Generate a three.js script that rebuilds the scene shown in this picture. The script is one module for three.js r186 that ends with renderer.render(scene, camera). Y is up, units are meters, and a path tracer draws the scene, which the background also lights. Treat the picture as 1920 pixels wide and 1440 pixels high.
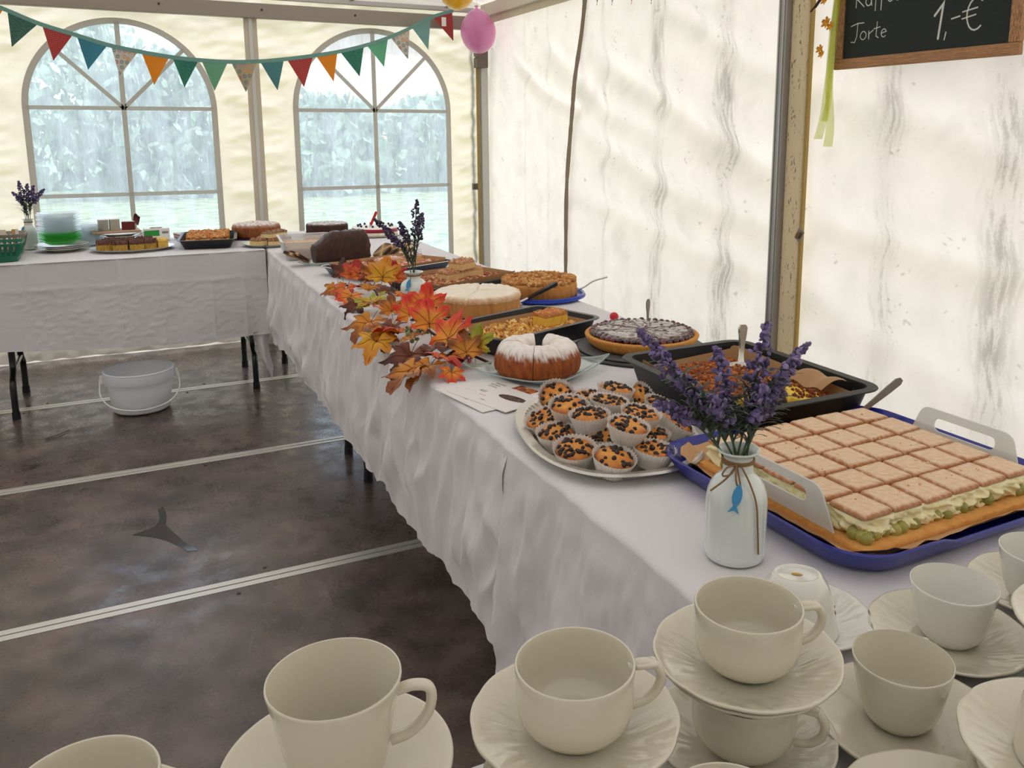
import * as THREE from 'three';
import { RoundedBoxGeometry } from 'three/addons/geometries/RoundedBoxGeometry.js';
import { mergeGeometries, mergeVertices, toCreasedNormals } from 'three/addons/utils/BufferGeometryUtils.js';
import { SimplexNoise } from 'three/addons/math/SimplexNoise.js';

// ---------- camera, sky, sun, exposure ----------
const scene = new THREE.Scene();
const renderer = new THREE.WebGLRenderer({ antialias: true });
renderer.toneMapping = THREE.LinearToneMapping;
renderer.toneMappingExposure = 1.27;
renderer.shadowMap.enabled = true;
const FOCAL = 1594.95;                                   // in pixels of a 1920 x 1440 frame
const camera = new THREE.PerspectiveCamera(2 * Math.atan(720 / FOCAL) * 180 / Math.PI, 4 / 3, 0.05, 200);
camera.setViewOffset(1920, 1440, -85, 185.8, 1920, 1440);  // shifted lens
camera.position.set(0, 1.33, 0);
{
  const yaw = 0.46829, pitch = 0.17998;
  camera.lookAt(Math.sin(yaw) * Math.cos(pitch), 1.33 - Math.sin(pitch), -Math.cos(yaw) * Math.cos(pitch));
}
function rng(seed) { let a = seed >>> 0; return () => { a = (a + 0x6D2B79F5) | 0; let t = Math.imul(a ^ (a >>> 15), 1 | a); t = (t + Math.imul(t ^ (t >>> 7), 61 | t)) ^ t; return ((t ^ (t >>> 14)) >>> 0) / 4294967296; }; }
const simplex = new SimplexNoise({ random: rng(7) });
const N2 = (x, y) => simplex.noise(x, y), N3 = (x, y, z) => simplex.noise3d(x, y, z);
const fbm = (x, y, o = 4) => { let s = 0, a = 0.5; for (let i = 0; i < o; i++) { s += a * N2(x, y); x = x * 2.03 + 11.3; y = y * 2.03 - 7.1; a *= 0.5; } return s; };
const clamp = (x, a = 0, b = 1) => Math.min(b, Math.max(a, x));
const smooth = (a, b, x) => { const t = clamp((x - a) / (b - a)); return t * t * (3 - 2 * t); };
const lerp = (a, b, t) => a + (b - a) * t;
{
  // hazy summer sky with thin cloud
  const w = 512, h = 256, d = new Float32Array(w * h * 4);
  for (let y = 0; y < h; y++) for (let x = 0; x < w; x++) {
    const el = (y + 0.5) / h * Math.PI - Math.PI / 2, az = (x + 0.5) / w * Math.PI * 2, up = Math.max(0, Math.sin(el));
    const cx = Math.cos(az) * 2.2, cz = Math.sin(az) * 2.2, c = smooth(-0.15, 0.6, N3(cx, el * 4, cz) * 0.7 + N3(cx * 2.3, el * 9, cz * 2.3) * 0.4);
    const t = Math.pow(up, 0.5), i = (y * w + x) * 4;
    d[i] = lerp(lerp(1.0, 0.72, t), 1.08, c * 0.6); d[i + 1] = lerp(lerp(1.01, 0.82, t), 1.08, c * 0.6); d[i + 2] = lerp(lerp(1.05, 1.08, t), 1.1, c * 0.6); d[i + 3] = 1;
  }
  const sky = new THREE.DataTexture(d, w, h, THREE.RGBAFormat, THREE.FloatType);
  sky.mapping = THREE.EquirectangularReflectionMapping; sky.magFilter = THREE.LinearFilter; sky.needsUpdate = true;
  scene.background = sky; scene.backgroundIntensity = 2.0;
  const sun = new THREE.DirectionalLight(new THREE.Color(1, 0.94, 0.86), 4.2);
  sun.position.set(8, 6.2, 3.2); sun.target.position.set(0, 0, -1.5); scene.add(sun, sun.target);
  sun.castShadow = true; sun.shadow.radius = 6; sun.shadow.mapSize.set(2048, 2048);
  Object.assign(sun.shadow.camera, { left: -12, right: 12, top: 12, bottom: -12, near: 0.5, far: 40 });
}

// ---------- helpers ----------
const taken = new Map();
const numbered = (n) => { const k = taken.get(n) ?? 0; taken.set(n, k + 1); return k ? `${n}_${String(k).padStart(3, '0')}` : n; };
function mesh(name, geo, m, parent) { const o = new THREE.Mesh(geo, m); o.name = name; o.castShadow = o.receiveShadow = true; if (parent) parent.add(o); return o; }
function tag(o, label, category, group, kind) { o.userData.label = label; o.userData.category = category; if (group) o.userData.group = group; if (kind) o.userData.kind = kind; return o; }
function thing(name, label, category, pos = [0, 0, 0], turn = 0, group) { const g = new THREE.Group(); g.name = numbered(name); g.position.set(...pos); g.rotation.y = turn; scene.add(g); return tag(g, label, category, group); }
function solo(name, geo, m, label, category, pos = [0, 0, 0], turn = 0, group) { const o = mesh(numbered(name), geo, m, scene); o.position.set(...pos); o.rotation.y = turn; return tag(o, label, category, group); }
function struct(name, label, category) { const g = new THREE.Group(); g.name = name; scene.add(g); return tag(g, label, category, null, 'structure'); }
function copyOf(src, pos, turn, label, group) { const c = src.clone(); c.name = numbered(src.name.replace(/_\d{3}$/, '')); c.userData = { ...src.userData }; c.position.set(...pos); c.rotation.set(0, turn, 0); if (label) c.userData.label = label; if (group) c.userData.group = group; scene.add(c); return c; }
const stuff = (o) => { o.userData.kind = 'stuff'; return o; };
const V = (x, y, z) => new THREE.Vector3(x, y, z);
const C = (h) => new THREE.Color(h);
const mat = (color, roughness = 0.7, o = {}) => new THREE.MeshPhysicalMaterial({ color, roughness, side: THREE.DoubleSide, ...o });
const vmat = (roughness = 0.8, o = {}) => new THREE.MeshPhysicalMaterial({ vertexColors: true, roughness, side: THREE.DoubleSide, ...o });
const box = (w, h, d, x = 0, y = 0, z = 0) => new THREE.BoxGeometry(w, h, d).translate(x, y, z);
const rbox = (w, h, d, r = 0.004, x = 0, y = 0, z = 0, s = 2) => new RoundedBoxGeometry(w, h, d, s, r).translate(x, y, z);
function merge(list) {
  list = list.map((g) => (g.index ? g.toNonIndexed() : g));
  const keep = ['position', 'normal', 'uv', 'color'].filter((k) => list.every((g) => g.attributes[k]));
  list.forEach((g) => Object.keys(g.attributes).forEach((k) => keep.includes(k) || g.deleteAttribute(k)));
  return mergeGeometries(list);
}
const lathe = (pts, seg = 48, a0 = 0, a1 = Math.PI * 2) => new THREE.LatheGeometry(pts.map((p) => new THREE.Vector2(...p)), seg, a0, a1);
const tube = (pts, r, seg = 24, rs = 8, closed = false) => new THREE.TubeGeometry(new THREE.CatmullRomCurve3(pts.map((p) => (p.isVector3 ? p : V(...p))), closed), seg, r, rs, closed);
function rod(a, b, r0, r1 = r0, seg = 10) { const A = V(...a), B = V(...b), d = B.clone().sub(A), g = new THREE.CylinderGeometry(r1, r0, d.length(), seg); g.applyQuaternion(new THREE.Quaternion().setFromUnitVectors(V(0, 1, 0), d.normalize())); const m = A.add(B).multiplyScalar(0.5); return g.translate(m.x, m.y, m.z); }
function move(geo, fn, crease = 0.9) { const loose = !geo.index; if (loose) { const b = new THREE.BufferGeometry(); b.setAttribute('position', geo.attributes.position); geo = mergeVertices(b, 1e-5); } const p = geo.attributes.position; for (let i = 0; i < p.count; i++) { const q = fn(p.getX(i), p.getY(i), p.getZ(i), i); p.setXYZ(i, q[0], q[1], q[2]); } p.needsUpdate = true; geo.computeVertexNormals(); return loose ? toCreasedNormals(geo, crease) : geo; }
function paint(geo, fn) { const p = geo.attributes.position, n = geo.attributes.normal, c = new Float32Array(p.count * 3); for (let i = 0; i < p.count; i++) { const k = fn(p.getX(i), p.getY(i), p.getZ(i), n ? n.getY(i) : 0, i); c[i * 3] = k.r; c[i * 3 + 1] = k.g; c[i * 3 + 2] = k.b; } geo.setAttribute('color', new THREE.BufferAttribute(c, 3)); return geo; }
const tmpC = new THREE.Color();
const mixC = (a, b, t) => tmpC.copy(a).lerp(b, clamp(t)).clone();
function gridSurf(nu, nv, fn, uvfn) {
  const pos = [], uv = [], idx = [];
  for (let j = 0; j <= nv; j++) for (let i = 0; i <= nu; i++) { const u = i / nu, v = j / nv, p = fn(u, v, i, j); pos.push(p[0], p[1], p[2]); const t = uvfn ? uvfn(u, v, p) : [u, v]; uv.push(t[0], t[1]); }
  for (let j = 0; j < nv; j++) for (let i = 0; i < nu; i++) { const a = j * (nu + 1) + i, b = a + 1, c = a + nu + 1, d = c + 1; idx.push(a, b, d, a, d, c); }
  const g = new THREE.BufferGeometry(); g.setAttribute('position', new THREE.Float32BufferAttribute(pos, 3)); g.setAttribute('uv', new THREE.Float32BufferAttribute(uv, 2)); g.setIndex(idx); g.computeVertexNormals(); return g;
}
// rings of equal length joined into a skin; start and end closed by fans
function loft(rings, { start = false, end = false, crease = 0.6 } = {}) {
  const n = rings[0].length, pos = [], uv = [], idx = [];
  rings.forEach((r, k) => r.forEach((p, i) => { pos.push(...p); uv.push(i / n, k / (rings.length - 1)); }));
  for (let k = 0; k < rings.length - 1; k++) for (let i = 0; i < n; i++) { const a = k * n + i, b = k * n + (i + 1) % n, c = a + n, d = b + n; idx.push(a, d, b, a, c, d); }
  const cap = (k, flip) => { const c = [0, 0, 0]; rings[k].forEach((p) => { c[0] += p[0] / n; c[1] += p[1] / n; c[2] += p[2] / n; }); const m = pos.length / 3; pos.push(...c); uv.push(0.5, 0.5); for (let i = 0; i < n; i++) { const a = k * n + i, b = k * n + (i + 1) % n; flip ? idx.push(m, a, b) : idx.push(m, b, a); } };
  if (start) cap(0, true); if (end) cap(rings.length - 1, false);
  const g = new THREE.BufferGeometry(); g.setAttribute('position', new THREE.Float32BufferAttribute(pos, 3)); g.setAttribute('uv', new THREE.Float32BufferAttribute(uv, 2)); g.setIndex(idx);
  g.computeVertexNormals(); return crease ? toCreasedNormals(g, crease) : g;
}
function rrect(w, d, r, y, k = 6) { // ring of a rounded rectangle
  r = Math.min(r, w / 2 - 1e-4, d / 2 - 1e-4); const out = [];
  [[1, 1, 0], [-1, 1, 1], [-1, -1, 2], [1, -1, 3]].forEach(([sx, sz, q]) => { for (let i = 0; i <= k; i++) { const a = (q + i / k) * Math.PI / 2; out.push([sx * (w / 2 - r) + Math.cos(a) * r, y, sz * (d / 2 - r) + Math.sin(a) * r]); } });
  return out;
}
function tray(w, d, h, { taper = 0.02, rim = 0.012, t = 0.002, r = 0.025, lip = 0.002 } = {}) {
  const b = (o, y, rr) => rrect(w + 2 * o, d + 2 * o, rr, y);
  return loft([b(-taper, 0, r * 0.8), b(-taper * 0.2, h * 0.75, r), b(0, h - lip, r), b(rim, h - lip, r + rim), b(rim + 0.001, h - lip / 2, r + rim), b(rim, h, r + rim), b(-t, h, r - t), b(-taper * 0.2 - t, h * 0.75, r - t), b(-taper - t, t * 1.5, r * 0.8 - t)], { start: true, end: true, crease: 0.7 });
}
function slab(w, d, h, nx, nz, hfn, r = 0.01) { // cake sheet: uneven top, straight sides, base at y 0
  const tops = gridSurf(nx, nz, (u, v) => { const x = (u - 0.5) * w, z = (v - 0.5) * d, e = Math.min(u, 1 - u) * w, f = Math.min(v, 1 - v) * d, m = Math.min(e, f); return [x, h + hfn(x, z) - (m < r ? (r - m) * (r - m) / r * 0.5 : 0), z]; });
  const p = tops.attributes.position, ring = [], id = (i, j) => j * (nx + 1) + i;
  for (let i = 0; i < nx; i++) ring.push(id(i, 0)); for (let j = 0; j < nz; j++) ring.push(id(nx, j)); for (let i = nx; i > 0; i--) ring.push(id(i, nz)); for (let j = nz; j > 0; j--) ring.push(id(0, j));
  const top = ring.map((k) => [p.getX(k), p.getY(k), p.getZ(k)]);
  const side = loft([top, top.map((q) => [q[0] * 1.004, q[1] * 0.5, q[2] * 1.004]), top.map((q) => [q[0], 0, q[2]])], { end: true, crease: 0.7 });
  return merge([tops, side]);
}
const pebble = [0, 1, 2].map((s) => move(new THREE.IcosahedronGeometry(1, 0), (x, y, z) => { const k = 1 + 0.28 * N3(x * 1.7 + s * 9, y * 1.7, z * 1.7); return [x * k, y * k * 0.85, z * k]; }));
// many crumbs merged into one geometry with a colour each
function crumbs(n, seed, spot, size, colors, shapes = pebble, stretch = [1, 1, 1]) {
  const R = rng(seed), list = [], q = new THREE.Quaternion(), e = new THREE.Euler(), M = new THREE.Matrix4(), cs = colors.map(C);
  for (let i = 0; i < n; i++) {
    const s = lerp(size[0], size[1], R()), p = spot(R, s, i); if (!p) continue;
    q.setFromEuler(e.set(R() * 6.3, R() * 6.3, R() * 6.3));
    const g = shapes[Math.floor(R() * shapes.length)].clone().applyMatrix4(M.compose(V(...p), q, V(s * stretch[0], s * stretch[1], s * stretch[2])));
    const c = mixC(cs[Math.floor(R() * cs.length)], cs[Math.floor(R() * cs.length)], R() * 0.5); list.push(paint(g, () => c));
  }
  return merge(list);
}
function tex(w, h, fn, srgb = true, wrap = THREE.RepeatWrapping) {
  const d = new Uint8Array(w * h * 4);
  for (let y = 0; y < h; y++) for (let x = 0; x < w; x++) { const c = fn((x + 0.5) / w, (y + 0.5) / h, x, y), i = (y * w + x) * 4; d[i] = clamp(c[0], 0, 255); d[i + 1] = clamp(c[1], 0, 255); d[i + 2] = clamp(c[2], 0, 255); d[i + 3] = 255; }
  const t = new THREE.DataTexture(d, w, h); t.magFilter = THREE.LinearFilter; t.minFilter = THREE.LinearFilter; t.wrapS = t.wrapT = wrap; if (srgb) t.colorSpace = THREE.SRGBColorSpace; t.needsUpdate = true; return t;
}
function canvasTex(w, h, draw) { const c = document.createElement('canvas'); c.width = w; c.height = h; draw(c.getContext('2d'), w, h); const t = new THREE.CanvasTexture(c); t.colorSpace = THREE.SRGBColorSpace; return t; }

const TOP = 0.745;                                       // height of the clothed table tops
const WX = 2.24, WZ = -5.5;                              // right and back tent walls

// ---------- shared materials ----------
const M = {
  alu: mat(0xb9b7b2, 0.42, { metalness: 0.85 }),
  aluOld: mat(0x8d867b, 0.55, { metalness: 0.55 }),
  chrome: mat(0xd8d6d2, 0.18, { metalness: 1 }),
  foil: mat(0xdcdad4, 0.3, { metalness: 0.9 }),
  black: mat(0x15151a, 0.38),
  leg: mat(0x101113, 0.35, { clearcoat: 0.4 }),
  white: mat(0xf1efe9, 0.5),
  porcelain: mat(0xd2ccb6, 0.16, { clearcoat: 0.6, clearcoatRoughness: 0.08 }),
  porcelainWhite: mat(0xe0dfd4, 0.15, { clearcoat: 0.6, clearcoatRoughness: 0.08 }),
  paper: mat(0xb98f62, 0.75, { transmission: 0.15 }),
  paperCup: mat(0xefe9df, 0.85, { transmission: 0.15 }),
  glass: mat(0xf2f8f7, 0.06, { transmission: 0.94 }),
  frosted: mat(0xdfeaf2, 0.55, { transmission: 0.7 }),
  vase: mat(0xdde5e0, 0.18, { clearcoat: 0.5 }),
  twine: mat(0x8d6c48, 0.95),
  wood: mat(0x8a5a34, 0.6),
  food: vmat(0.85),
  moist: vmat(0.5),
  glaze: vmat(0.12, { clearcoat: 0.8, clearcoatRoughness: 0.1 }),
  chip: mat(0x21110b, 0.4),
  blue: mat(0x111a88, 0.32, { clearcoat: 0.3 }),
};

// ---------- floor: film-faced plywood sheets with paired aluminium joint strips ----------
{
  const R = rng(21), scr = [];
  for (let i = 0; i < 220; i++) scr.push([R(), R(), R() * 6.28, 0.01 + R() * 0.06, R()]);
  const W = 1024, base = new Float32Array(W * W);
  for (const [x, y, a, l, k] of scr) for (let s = 0; s < l * W; s++) { const px = Math.floor((x * W + Math.cos(a + s * 0.002) * s + W * 4) % W), py = Math.floor((y * W + Math.sin(a) * s + W * 4) % W); base[py * W + px] = k > 0.5 ? 1 : -1; }
  const wear = (u, v) => smooth(-0.25, 0.5, fbm(u * 5, v * 5, 5)) ;
  const map = tex(W, W, (u, v, x, y) => { const n = fbm(u * 9, v * 9, 5), f = N2(u * 260, v * 260), k = wear(u, v), s = base[y * W + x]; const l = 1 + n * 0.35 + f * 0.07 + k * 0.25 + s * 0.15; return [84 * l, 72 * l, 67 * l]; });
  const rough = tex(W, W, (u, v, x, y) => { const k = 0.3 + 0.2 * fbm(u * 14 + 5, v * 14, 5) + 0.06 * N2(u * 120, v * 120) + Math.abs(base[y * W + x]) * 0.15; return [0, k * 255, 0]; }, false);
  const floor = struct('floor', 'dark brown plywood floor sheets with pale metal joint strips', 'floor');
  const strip = mat(0xd6d3cc, 0.38, { metalness: 0.7 }), seam0 = -2.515, step = 1.0825, x0 = -3.8, x1 = 2.55;
  const sg = rbox(x1 - x0, 0.012, 0.025, 0.002), screwG = new THREE.CylinderGeometry(0.0055, 0.0055, 0.002, 10), screwM = mat(0x3a2a22, 0.6);
  for (let k = -3; k <= 5; k++) {
    const za = seam0 + step * k, len = step - 0.062;
    const ms = new THREE.MeshPhysicalMaterial({ map: map.clone(), roughnessMap: rough.clone(), roughness: 1, bumpMap: rough.clone(), bumpScale: 0.0003 });
    for (const t of [ms.map, ms.roughnessMap, ms.bumpMap]) { t.repeat.set(3, 0.5); t.offset.set(0.37 * k + 5, 0.29 * k + 5); t.needsUpdate = true; }
    const p = mesh('plywood_panel', box(x1 - x0, 0.03, len, (x0 + x1) / 2, -0.015, za + step / 2), ms, floor);
    for (let i = 0; i < 9; i++) for (const s of [-1, 1]) { const q = mesh('screw', screwG, screwM, p); q.position.set(x0 + 0.4 + i * 0.72 + (s > 0 ? 0.09 : 0), 0.0005, za + step / 2 + s * (len / 2 - 0.03)); }
    for (const s of [-1, 1]) { const q = mesh('joint_strip', sg, strip, floor); q.position.set((x0 + x1) / 2, -0.0045, za + s * 0.0155); }
  }
  mesh('subfloor', box(x1 - x0 + 0.2, 0.04, 10.2, (x0 + x1) / 2, -0.055, -0.9), mat(0x3a3530, 0.9), floor);
  const sh = new THREE.Shape(); [[0.027, -3.194], [0.036, -3.117], [0.03, -3.03], [0.05, -2.958], [0.077, -2.87], [0.115, -2.785], [0.085, -2.795], [0.03, -2.9], [-0.007, -2.947], [-0.073, -3.0], [-0.004, -3.03], [0.012, -3.081], [0.01, -3.176]].forEach(([x, z], i, a) => { const n = a[(i + 1) % a.length]; if (!i) sh.moveTo(x, -z); sh.quadraticCurveTo(x + (n[0] - x) * 0.5 + 0.004, -(z + (n[1] - z) * 0.5), n[0], -n[1]); });
  solo('puddle', new THREE.ExtrudeGeometry(sh, { depth: 0.0008, bevelEnabled: false, curveSegments: 6 }).rotateX(-Math.PI / 2).translate(0, 0.0003, 0), mat(0x4a4644, 0.08, { transmission: 0.5 }), 'thin spilled water streak on the dark floor sheet', 'puddle');
  solo('twig', tube([[-0.4, 0.004, -4.16], [-0.36, 0.004, -4.19], [-0.31, 0.005, -4.24]], 0.0018, 10, 5), mat(0x4a3a2a, 0.9), 'thin dry twig lying on the floor near the far table leg', 'twig');
}

// ---------- tent skin ----------
const tarp = (map, tr = 0.5, color = 0xffffff) => new THREE.MeshPhysicalMaterial({ map, color, roughness: 1, transmission: tr, specularIntensity: 0.25, side: THREE.DoubleSide });
function gridHoled(nu, nv, fn, skip) {
  const g = gridSurf(nu, nv, fn), idx = g.index.array, p = g.attributes.position, out = [];
  for (let i = 0; i < idx.length; i += 3) { let x = 0, y = 0, z = 0; for (let k = 0; k < 3; k++) { x += p.getX(idx[i + k]) / 3; y += p.getY(idx[i + k]) / 3; z += p.getZ(idx[i + k]) / 3; } if (!skip(x, y, z)) out.push(idx[i], idx[i + 1], idx[i + 2]); }
  g.setIndex(out); return g;
}
const WIN = [{ x: 0.03, r: 0.475 }, { x: 1.47, r: 0.492 }], SPRING = 1.452, SILL = 0.42;
const inWin = (x, y, o = 0) => WIN.some((w) => Math.abs(x - w.x) < w.r + o && (y < SPRING ? y > SILL - o : Math.hypot(x - w.x, y - SPRING) < w.r + o));
{
  const speck = (a, b, d) => smooth(1 - d, 1, N2(a * 90, b * 40) * 0.6 + N2(a * 260, b * 150) * 0.5);
  // back wall: cream, welded round the windows
  const bmap = tex(1024, 768, (u, v) => { const x = -0.76 + u * 3, y = v * 2.1, n = fbm(x * 3, y * 3, 5), d = speck(x, y, 0.25) * 0.3 + smooth(0.25, 0.6, fbm(x * 1.3 + 9, y * 5, 5)) * 0.1; const seam = Math.exp(-Math.pow((x - 2.14) / 0.012, 2)) * 0.35; const l = 1 + n * 0.04 - d * 0.4 - seam; return [253 * l, 241 * l, 219 * (l - d * 0.05)]; });
  const wall = struct('wall_back', 'cream tent wall with two arched clear windows', 'wall');
  const calm = (x, y) => { let m = 1; for (const w of WIN) { const dx = Math.abs(x - w.x) - w.r, dy = y < SPRING ? dx : Math.hypot(x - w.x, y - SPRING) - w.r; m = Math.min(m, smooth(0.01, 0.12, Math.max(y < SPRING ? dx : dy, SILL - y))); } return m; };
  const bz = (x, y) => { const f = 0.02 * N2(x * 0.9 + 3, y * 5.2 + x * 1.3) + 0.009 * N2(x * 2.2, y * 11 - x * 3) + 0.004 * N2(x * 7, y * 16); return WZ + f * calm(x, y) - 0.13 * smooth(0.45, 0, y); };
  mesh('tarp_sheet', gridHoled(300, 210, (u, v) => { const x = -0.76 + u * 3, y = v * 2.1; return [x, y, bz(x, y)]; }, (x, y) => inWin(x, y, 0.004)), tarp(bmap, 0.5), wall);
  mesh('tarp_sheet', gridSurf(60, 40, (u, v) => [-3.76 + u * 3, v * 2.1, WZ + 0.015 * N2(u * 3, v * 9)]), tarp(bmap, 0.5), wall);
  const band = tarp(null, 0.34, 0xdcd5c6), zipW = mat(0xf4f2ec, 0.5, { transmission: 0.3 });
  mesh('zip_band', box(0.075, 2.0, 0.004, 0.735, 1.0, WZ + 0.03), band, wall);
  mesh('zip', box(0.02, 1.98, 0.006, 0.735, 1.0, WZ + 0.035), zipW, wall);
  mesh('hem_band', gridSurf(140, 6, (u, v) => { const x = -0.76 + u * 3; return [x, 0.02 + v * 0.09, WZ - 0.1 + 0.03 * N2(x * 9, v) + 0.02 * (1 - v)]; }), tarp(null, 0.3, 0xe6e2da), wall);
  // windows
  const foilR = tex(512, 512, (u, v) => { const s = fbm(u * 7, v * 2.2, 4) * 0.35 + N2(u * 26, v * 3) * 0.1 + N2(u * 90, v * 14) * 0.12; return [0, clamp(0.68 + s * 0.28, 0.45, 0.92) * 255, 0]; }, false, THREE.MirroredRepeatWrapping);
  const foil = new THREE.MeshPhysicalMaterial({ color: new THREE.Color(0.85, 0.93, 1.0), roughness: 1, roughnessMap: foilR, transmission: 0.97, side: THREE.DoubleSide, specularIntensity: 0.4 });
  const frameM = tarp(null, 0.3, 0xd6d2c8);
  WIN.forEach((w, k) => {
    const g = struct(`window_${k + 1}`, k ? 'arched clear foil window nearest the tent corner' : 'arched clear foil window behind the plate stacks', 'window');
    g.position.set(w.x, 0, WZ);
    const outline = (o) => { const s = new THREE.Shape(), r = w.r + o; s.moveTo(-r, SILL - o); s.lineTo(r, SILL - o); s.lineTo(r, SPRING); s.absarc(0, SPRING, r, 0, Math.PI, false); s.lineTo(-r, SILL - o); return s; };
    const ring = outline(0.018); ring.holes.push(outline(-0.014));
    mesh('window_frame', new THREE.ExtrudeGeometry(ring, { depth: 0.008, bevelEnabled: false, curveSegments: 40 }).translate(0, 0, -0.002), frameM, g);
    const bar = (a, b, wd) => { const L = Math.hypot(b[0] - a[0], b[1] - a[1]), q = mesh('glazing_bar', rbox(L, wd, 0.006, 0.0015), frameM, g); q.position.set((a[0] + b[0]) / 2, (a[1] + b[1]) / 2, 0.003); q.rotation.z = Math.atan2(b[1] - a[1], b[0] - a[0]); };
    bar([-w.r, SPRING], [w.r, SPRING], 0.022); bar([-w.r, 0.967], [w.r, 0.967], 0.022); bar([0, SILL], [0, SPRING + w.r], 0.026);
    const dg = w.r * 0.7071; bar([0, SPRING], [-dg, SPRING + dg], 0.022); bar([0, SPRING], [dg, SPRING + dg], 0.022);
    const pane = (s) => { const q = new THREE.ShapeGeometry(s, 16), p = q.attributes.position, uv = q.attributes.uv; for (let i = 0; i < p.count; i++) uv.setXY(i, p.getX(i) * 0.9 + k * 0.4, p.getY(i) * 0.9); mesh('pane', q, foil, g); };
    const rect = (x0, y0, x1, y1) => { const s = new THREE.Shape(); s.moveTo(x0, y0); s.lineTo(x1, y0); s.lineTo(x1, y1); s.lineTo(x0, y1); pane(s); };
    for (const s of [-1, 1]) { rect(s < 0 ? -w.r : 0, SILL, s < 0 ? 0 : w.r, 0.967); rect(s < 0 ? -w.r : 0, 0.967, s < 0 ? 0 : w.r, SPRING); }
    for (let i = 0; i < 4; i++) { const s = new THREE.Shape(); s.moveTo(0, SPRING); s.lineTo(w.r * Math.cos(i * Math.PI / 4), SPRING + w.r * Math.sin(i * Math.PI / 4)); s.absarc(0, SPRING, w.r, i * Math.PI / 4, (i + 1) * Math.PI / 4, false); pane(s); }
  });

  // right wall: two bays of scuffed white sheet, creased where it is folded for storage
  const right = struct('wall_right', 'scuffed off-white tent wall with vertical dirt streaks', 'wall');
  const streaks = [[-4.87, 0.25, 0.015], [-3.9, 0.4, 0.02], [-3.41, 0.7, 0.04], [-3.36, 0.35, 0.014], [-2.9, 0.75, 0.06], [-2.86, 0.35, 0.016], [-4.55, 0.2, 0.012], [-2.03, 0.6, 0.05], [-1.6, 0.7, 0.06], [-1.2, 0.5, 0.02], [-0.6, 0.6, 0.03], [0.4, 0.5, 0.03]];
  const dirt = (z, y) => {
    let d = 0; const zz = z + (y - 1) * 0.012 + 0.0015 * N2(y * 4, 2);
    for (const [s, k, w] of streaks) { const g = Math.exp(-Math.pow((zz - s) / w, 2)); d += g * k * (0.3 + 0.9 * smooth(-0.2, 0.8, fbm(zz * 34, y * 6, 4) * 1.1 + N2(zz * 150, y * 60) * 0.25 + N2(y * 2.1, s * 5) * 0.5)); }
    d += speck(z, y, 0.14) * 0.4 + smooth(0.2, 0.6, fbm(z * 2.2, y * 2.2, 5)) * 0.14 + smooth(0.7, 0.95, N2(z * 22, y * 30) * 0.6 + N2(z * 6, y * 5) * 0.5) * 0.5;
    return d;
  };
  const rmap = (z0) => tex(1024, 768, (u, v) => { const z = z0 + u * 3.04, y = v * 2.1, d = clamp(dirt(z, y) * 0.24, 0, 0.7), l = 1 + fbm(z * 4, y * 4, 4) * 0.03 - d; return [247 * l, 241 * (l - d * 0.03), 233 * (l - d * 0.08)]; });
  const bands = [[[-4.95, 1.71], [-4.75, 1.6], [-4.43, 1.49], [-4.23, 1.45], 0.045, 1], [[-4.5, 1.75], [-4.2, 1.6], [-3.9, 1.42], [-3.5, 1.32], 0.07, 0.8], [[-3.85, 1.64], [-3.47, 1.49], [-3.1, 1.344], [-2.6, 1.16], 0.075, 1.2], [[-3.95, 1.25], [-3.39, 1.075], [-2.94, 0.99], [-2.5, 0.95], 0.07, 1], [[-4.0, 0.93], [-3.4, 0.85], [-2.93, 0.78], [-2.5, 0.76], 0.07, 0.8], [[-3.3, 1.85], [-3.0, 1.72], [-2.8, 1.6], [-2.5, 1.5], 0.06, 0.6], [[-2.3, 1.0], [-2.0, 0.96], [-1.7, 0.93], [-1.3, 0.93], 0.06, 0.8], [[-2.3, 0.7], [-2.0, 0.62], [-1.6, 0.52], [-1.2, 0.45], 0.08, 0.7], [[-2.3, 1.45], [-1.9, 1.35], [-1.6, 1.26], [-1.2, 1.2], 0.08, 0.6]];
  const rx = (z, y) => {
    let f = 0.006 * N2(z * 1.4, y * 1.4) + 0.0025 * N2(z * 5, y * 5);
    for (const b of bands) for (let i = 0; i < 3; i++) { const [za, ya] = b[i], [zb, yb] = b[i + 1]; if (z < za - 0.0001 && i > 0 || z > zb && i < 2) continue; const t = (z - za) / (zb - za); if (t < -0.6 || t > 1.6) continue; const fade = smooth(-0.6, 0.1, i ? 1 : t) * smooth(1.6, 0.9, i < 2 ? 0 : t); f += b[5] * 0.04 * fade * Math.exp(-Math.pow((y - ya - (yb - ya) * t) / b[4], 2)); if (z >= za && z <= zb) break; }
    for (const [s, k] of streaks) f += 0.0035 * k * Math.exp(-Math.pow((z - s) / 0.02, 2));
    return WX + f + 0.08 * smooth(0.4, 0, y);
  };
  for (const [z0, tr] of [[-5.5, 0.215], [-2.46, 0.215], [0.58, 0.215]]) { const z1 = z0 + 3.04; mesh('tarp_sheet', gridSurf(240, 150, (u, v) => { const z = z0 + u * 3.04, y = v * 2.1; return [rx(z, y), y, z]; }), tarp(rmap(z0), tr), right); if (z1 > 3) break; }
  // remaining skin: left wall, front wall, roof and gables
  const plain = tex(256, 256, (u, v) => { const l = 1 + fbm(u * 8, v * 8, 4) * 0.05; return [247 * l, 240 * l, 231 * l]; });
  const left = struct('wall_left', 'plain white tent wall on the far left side', 'wall'), front = struct('wall_front', 'plain white tent wall behind the viewer', 'wall'), roof = struct('ceiling', 'white tent roof sloping up from the eaves', 'ceiling');
  mesh('tarp_sheet', gridSurf(40, 20, (u, v) => [-3.78, v * 2.1, WZ + u * 9.1]), tarp(plain, 0.16), left);
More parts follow.
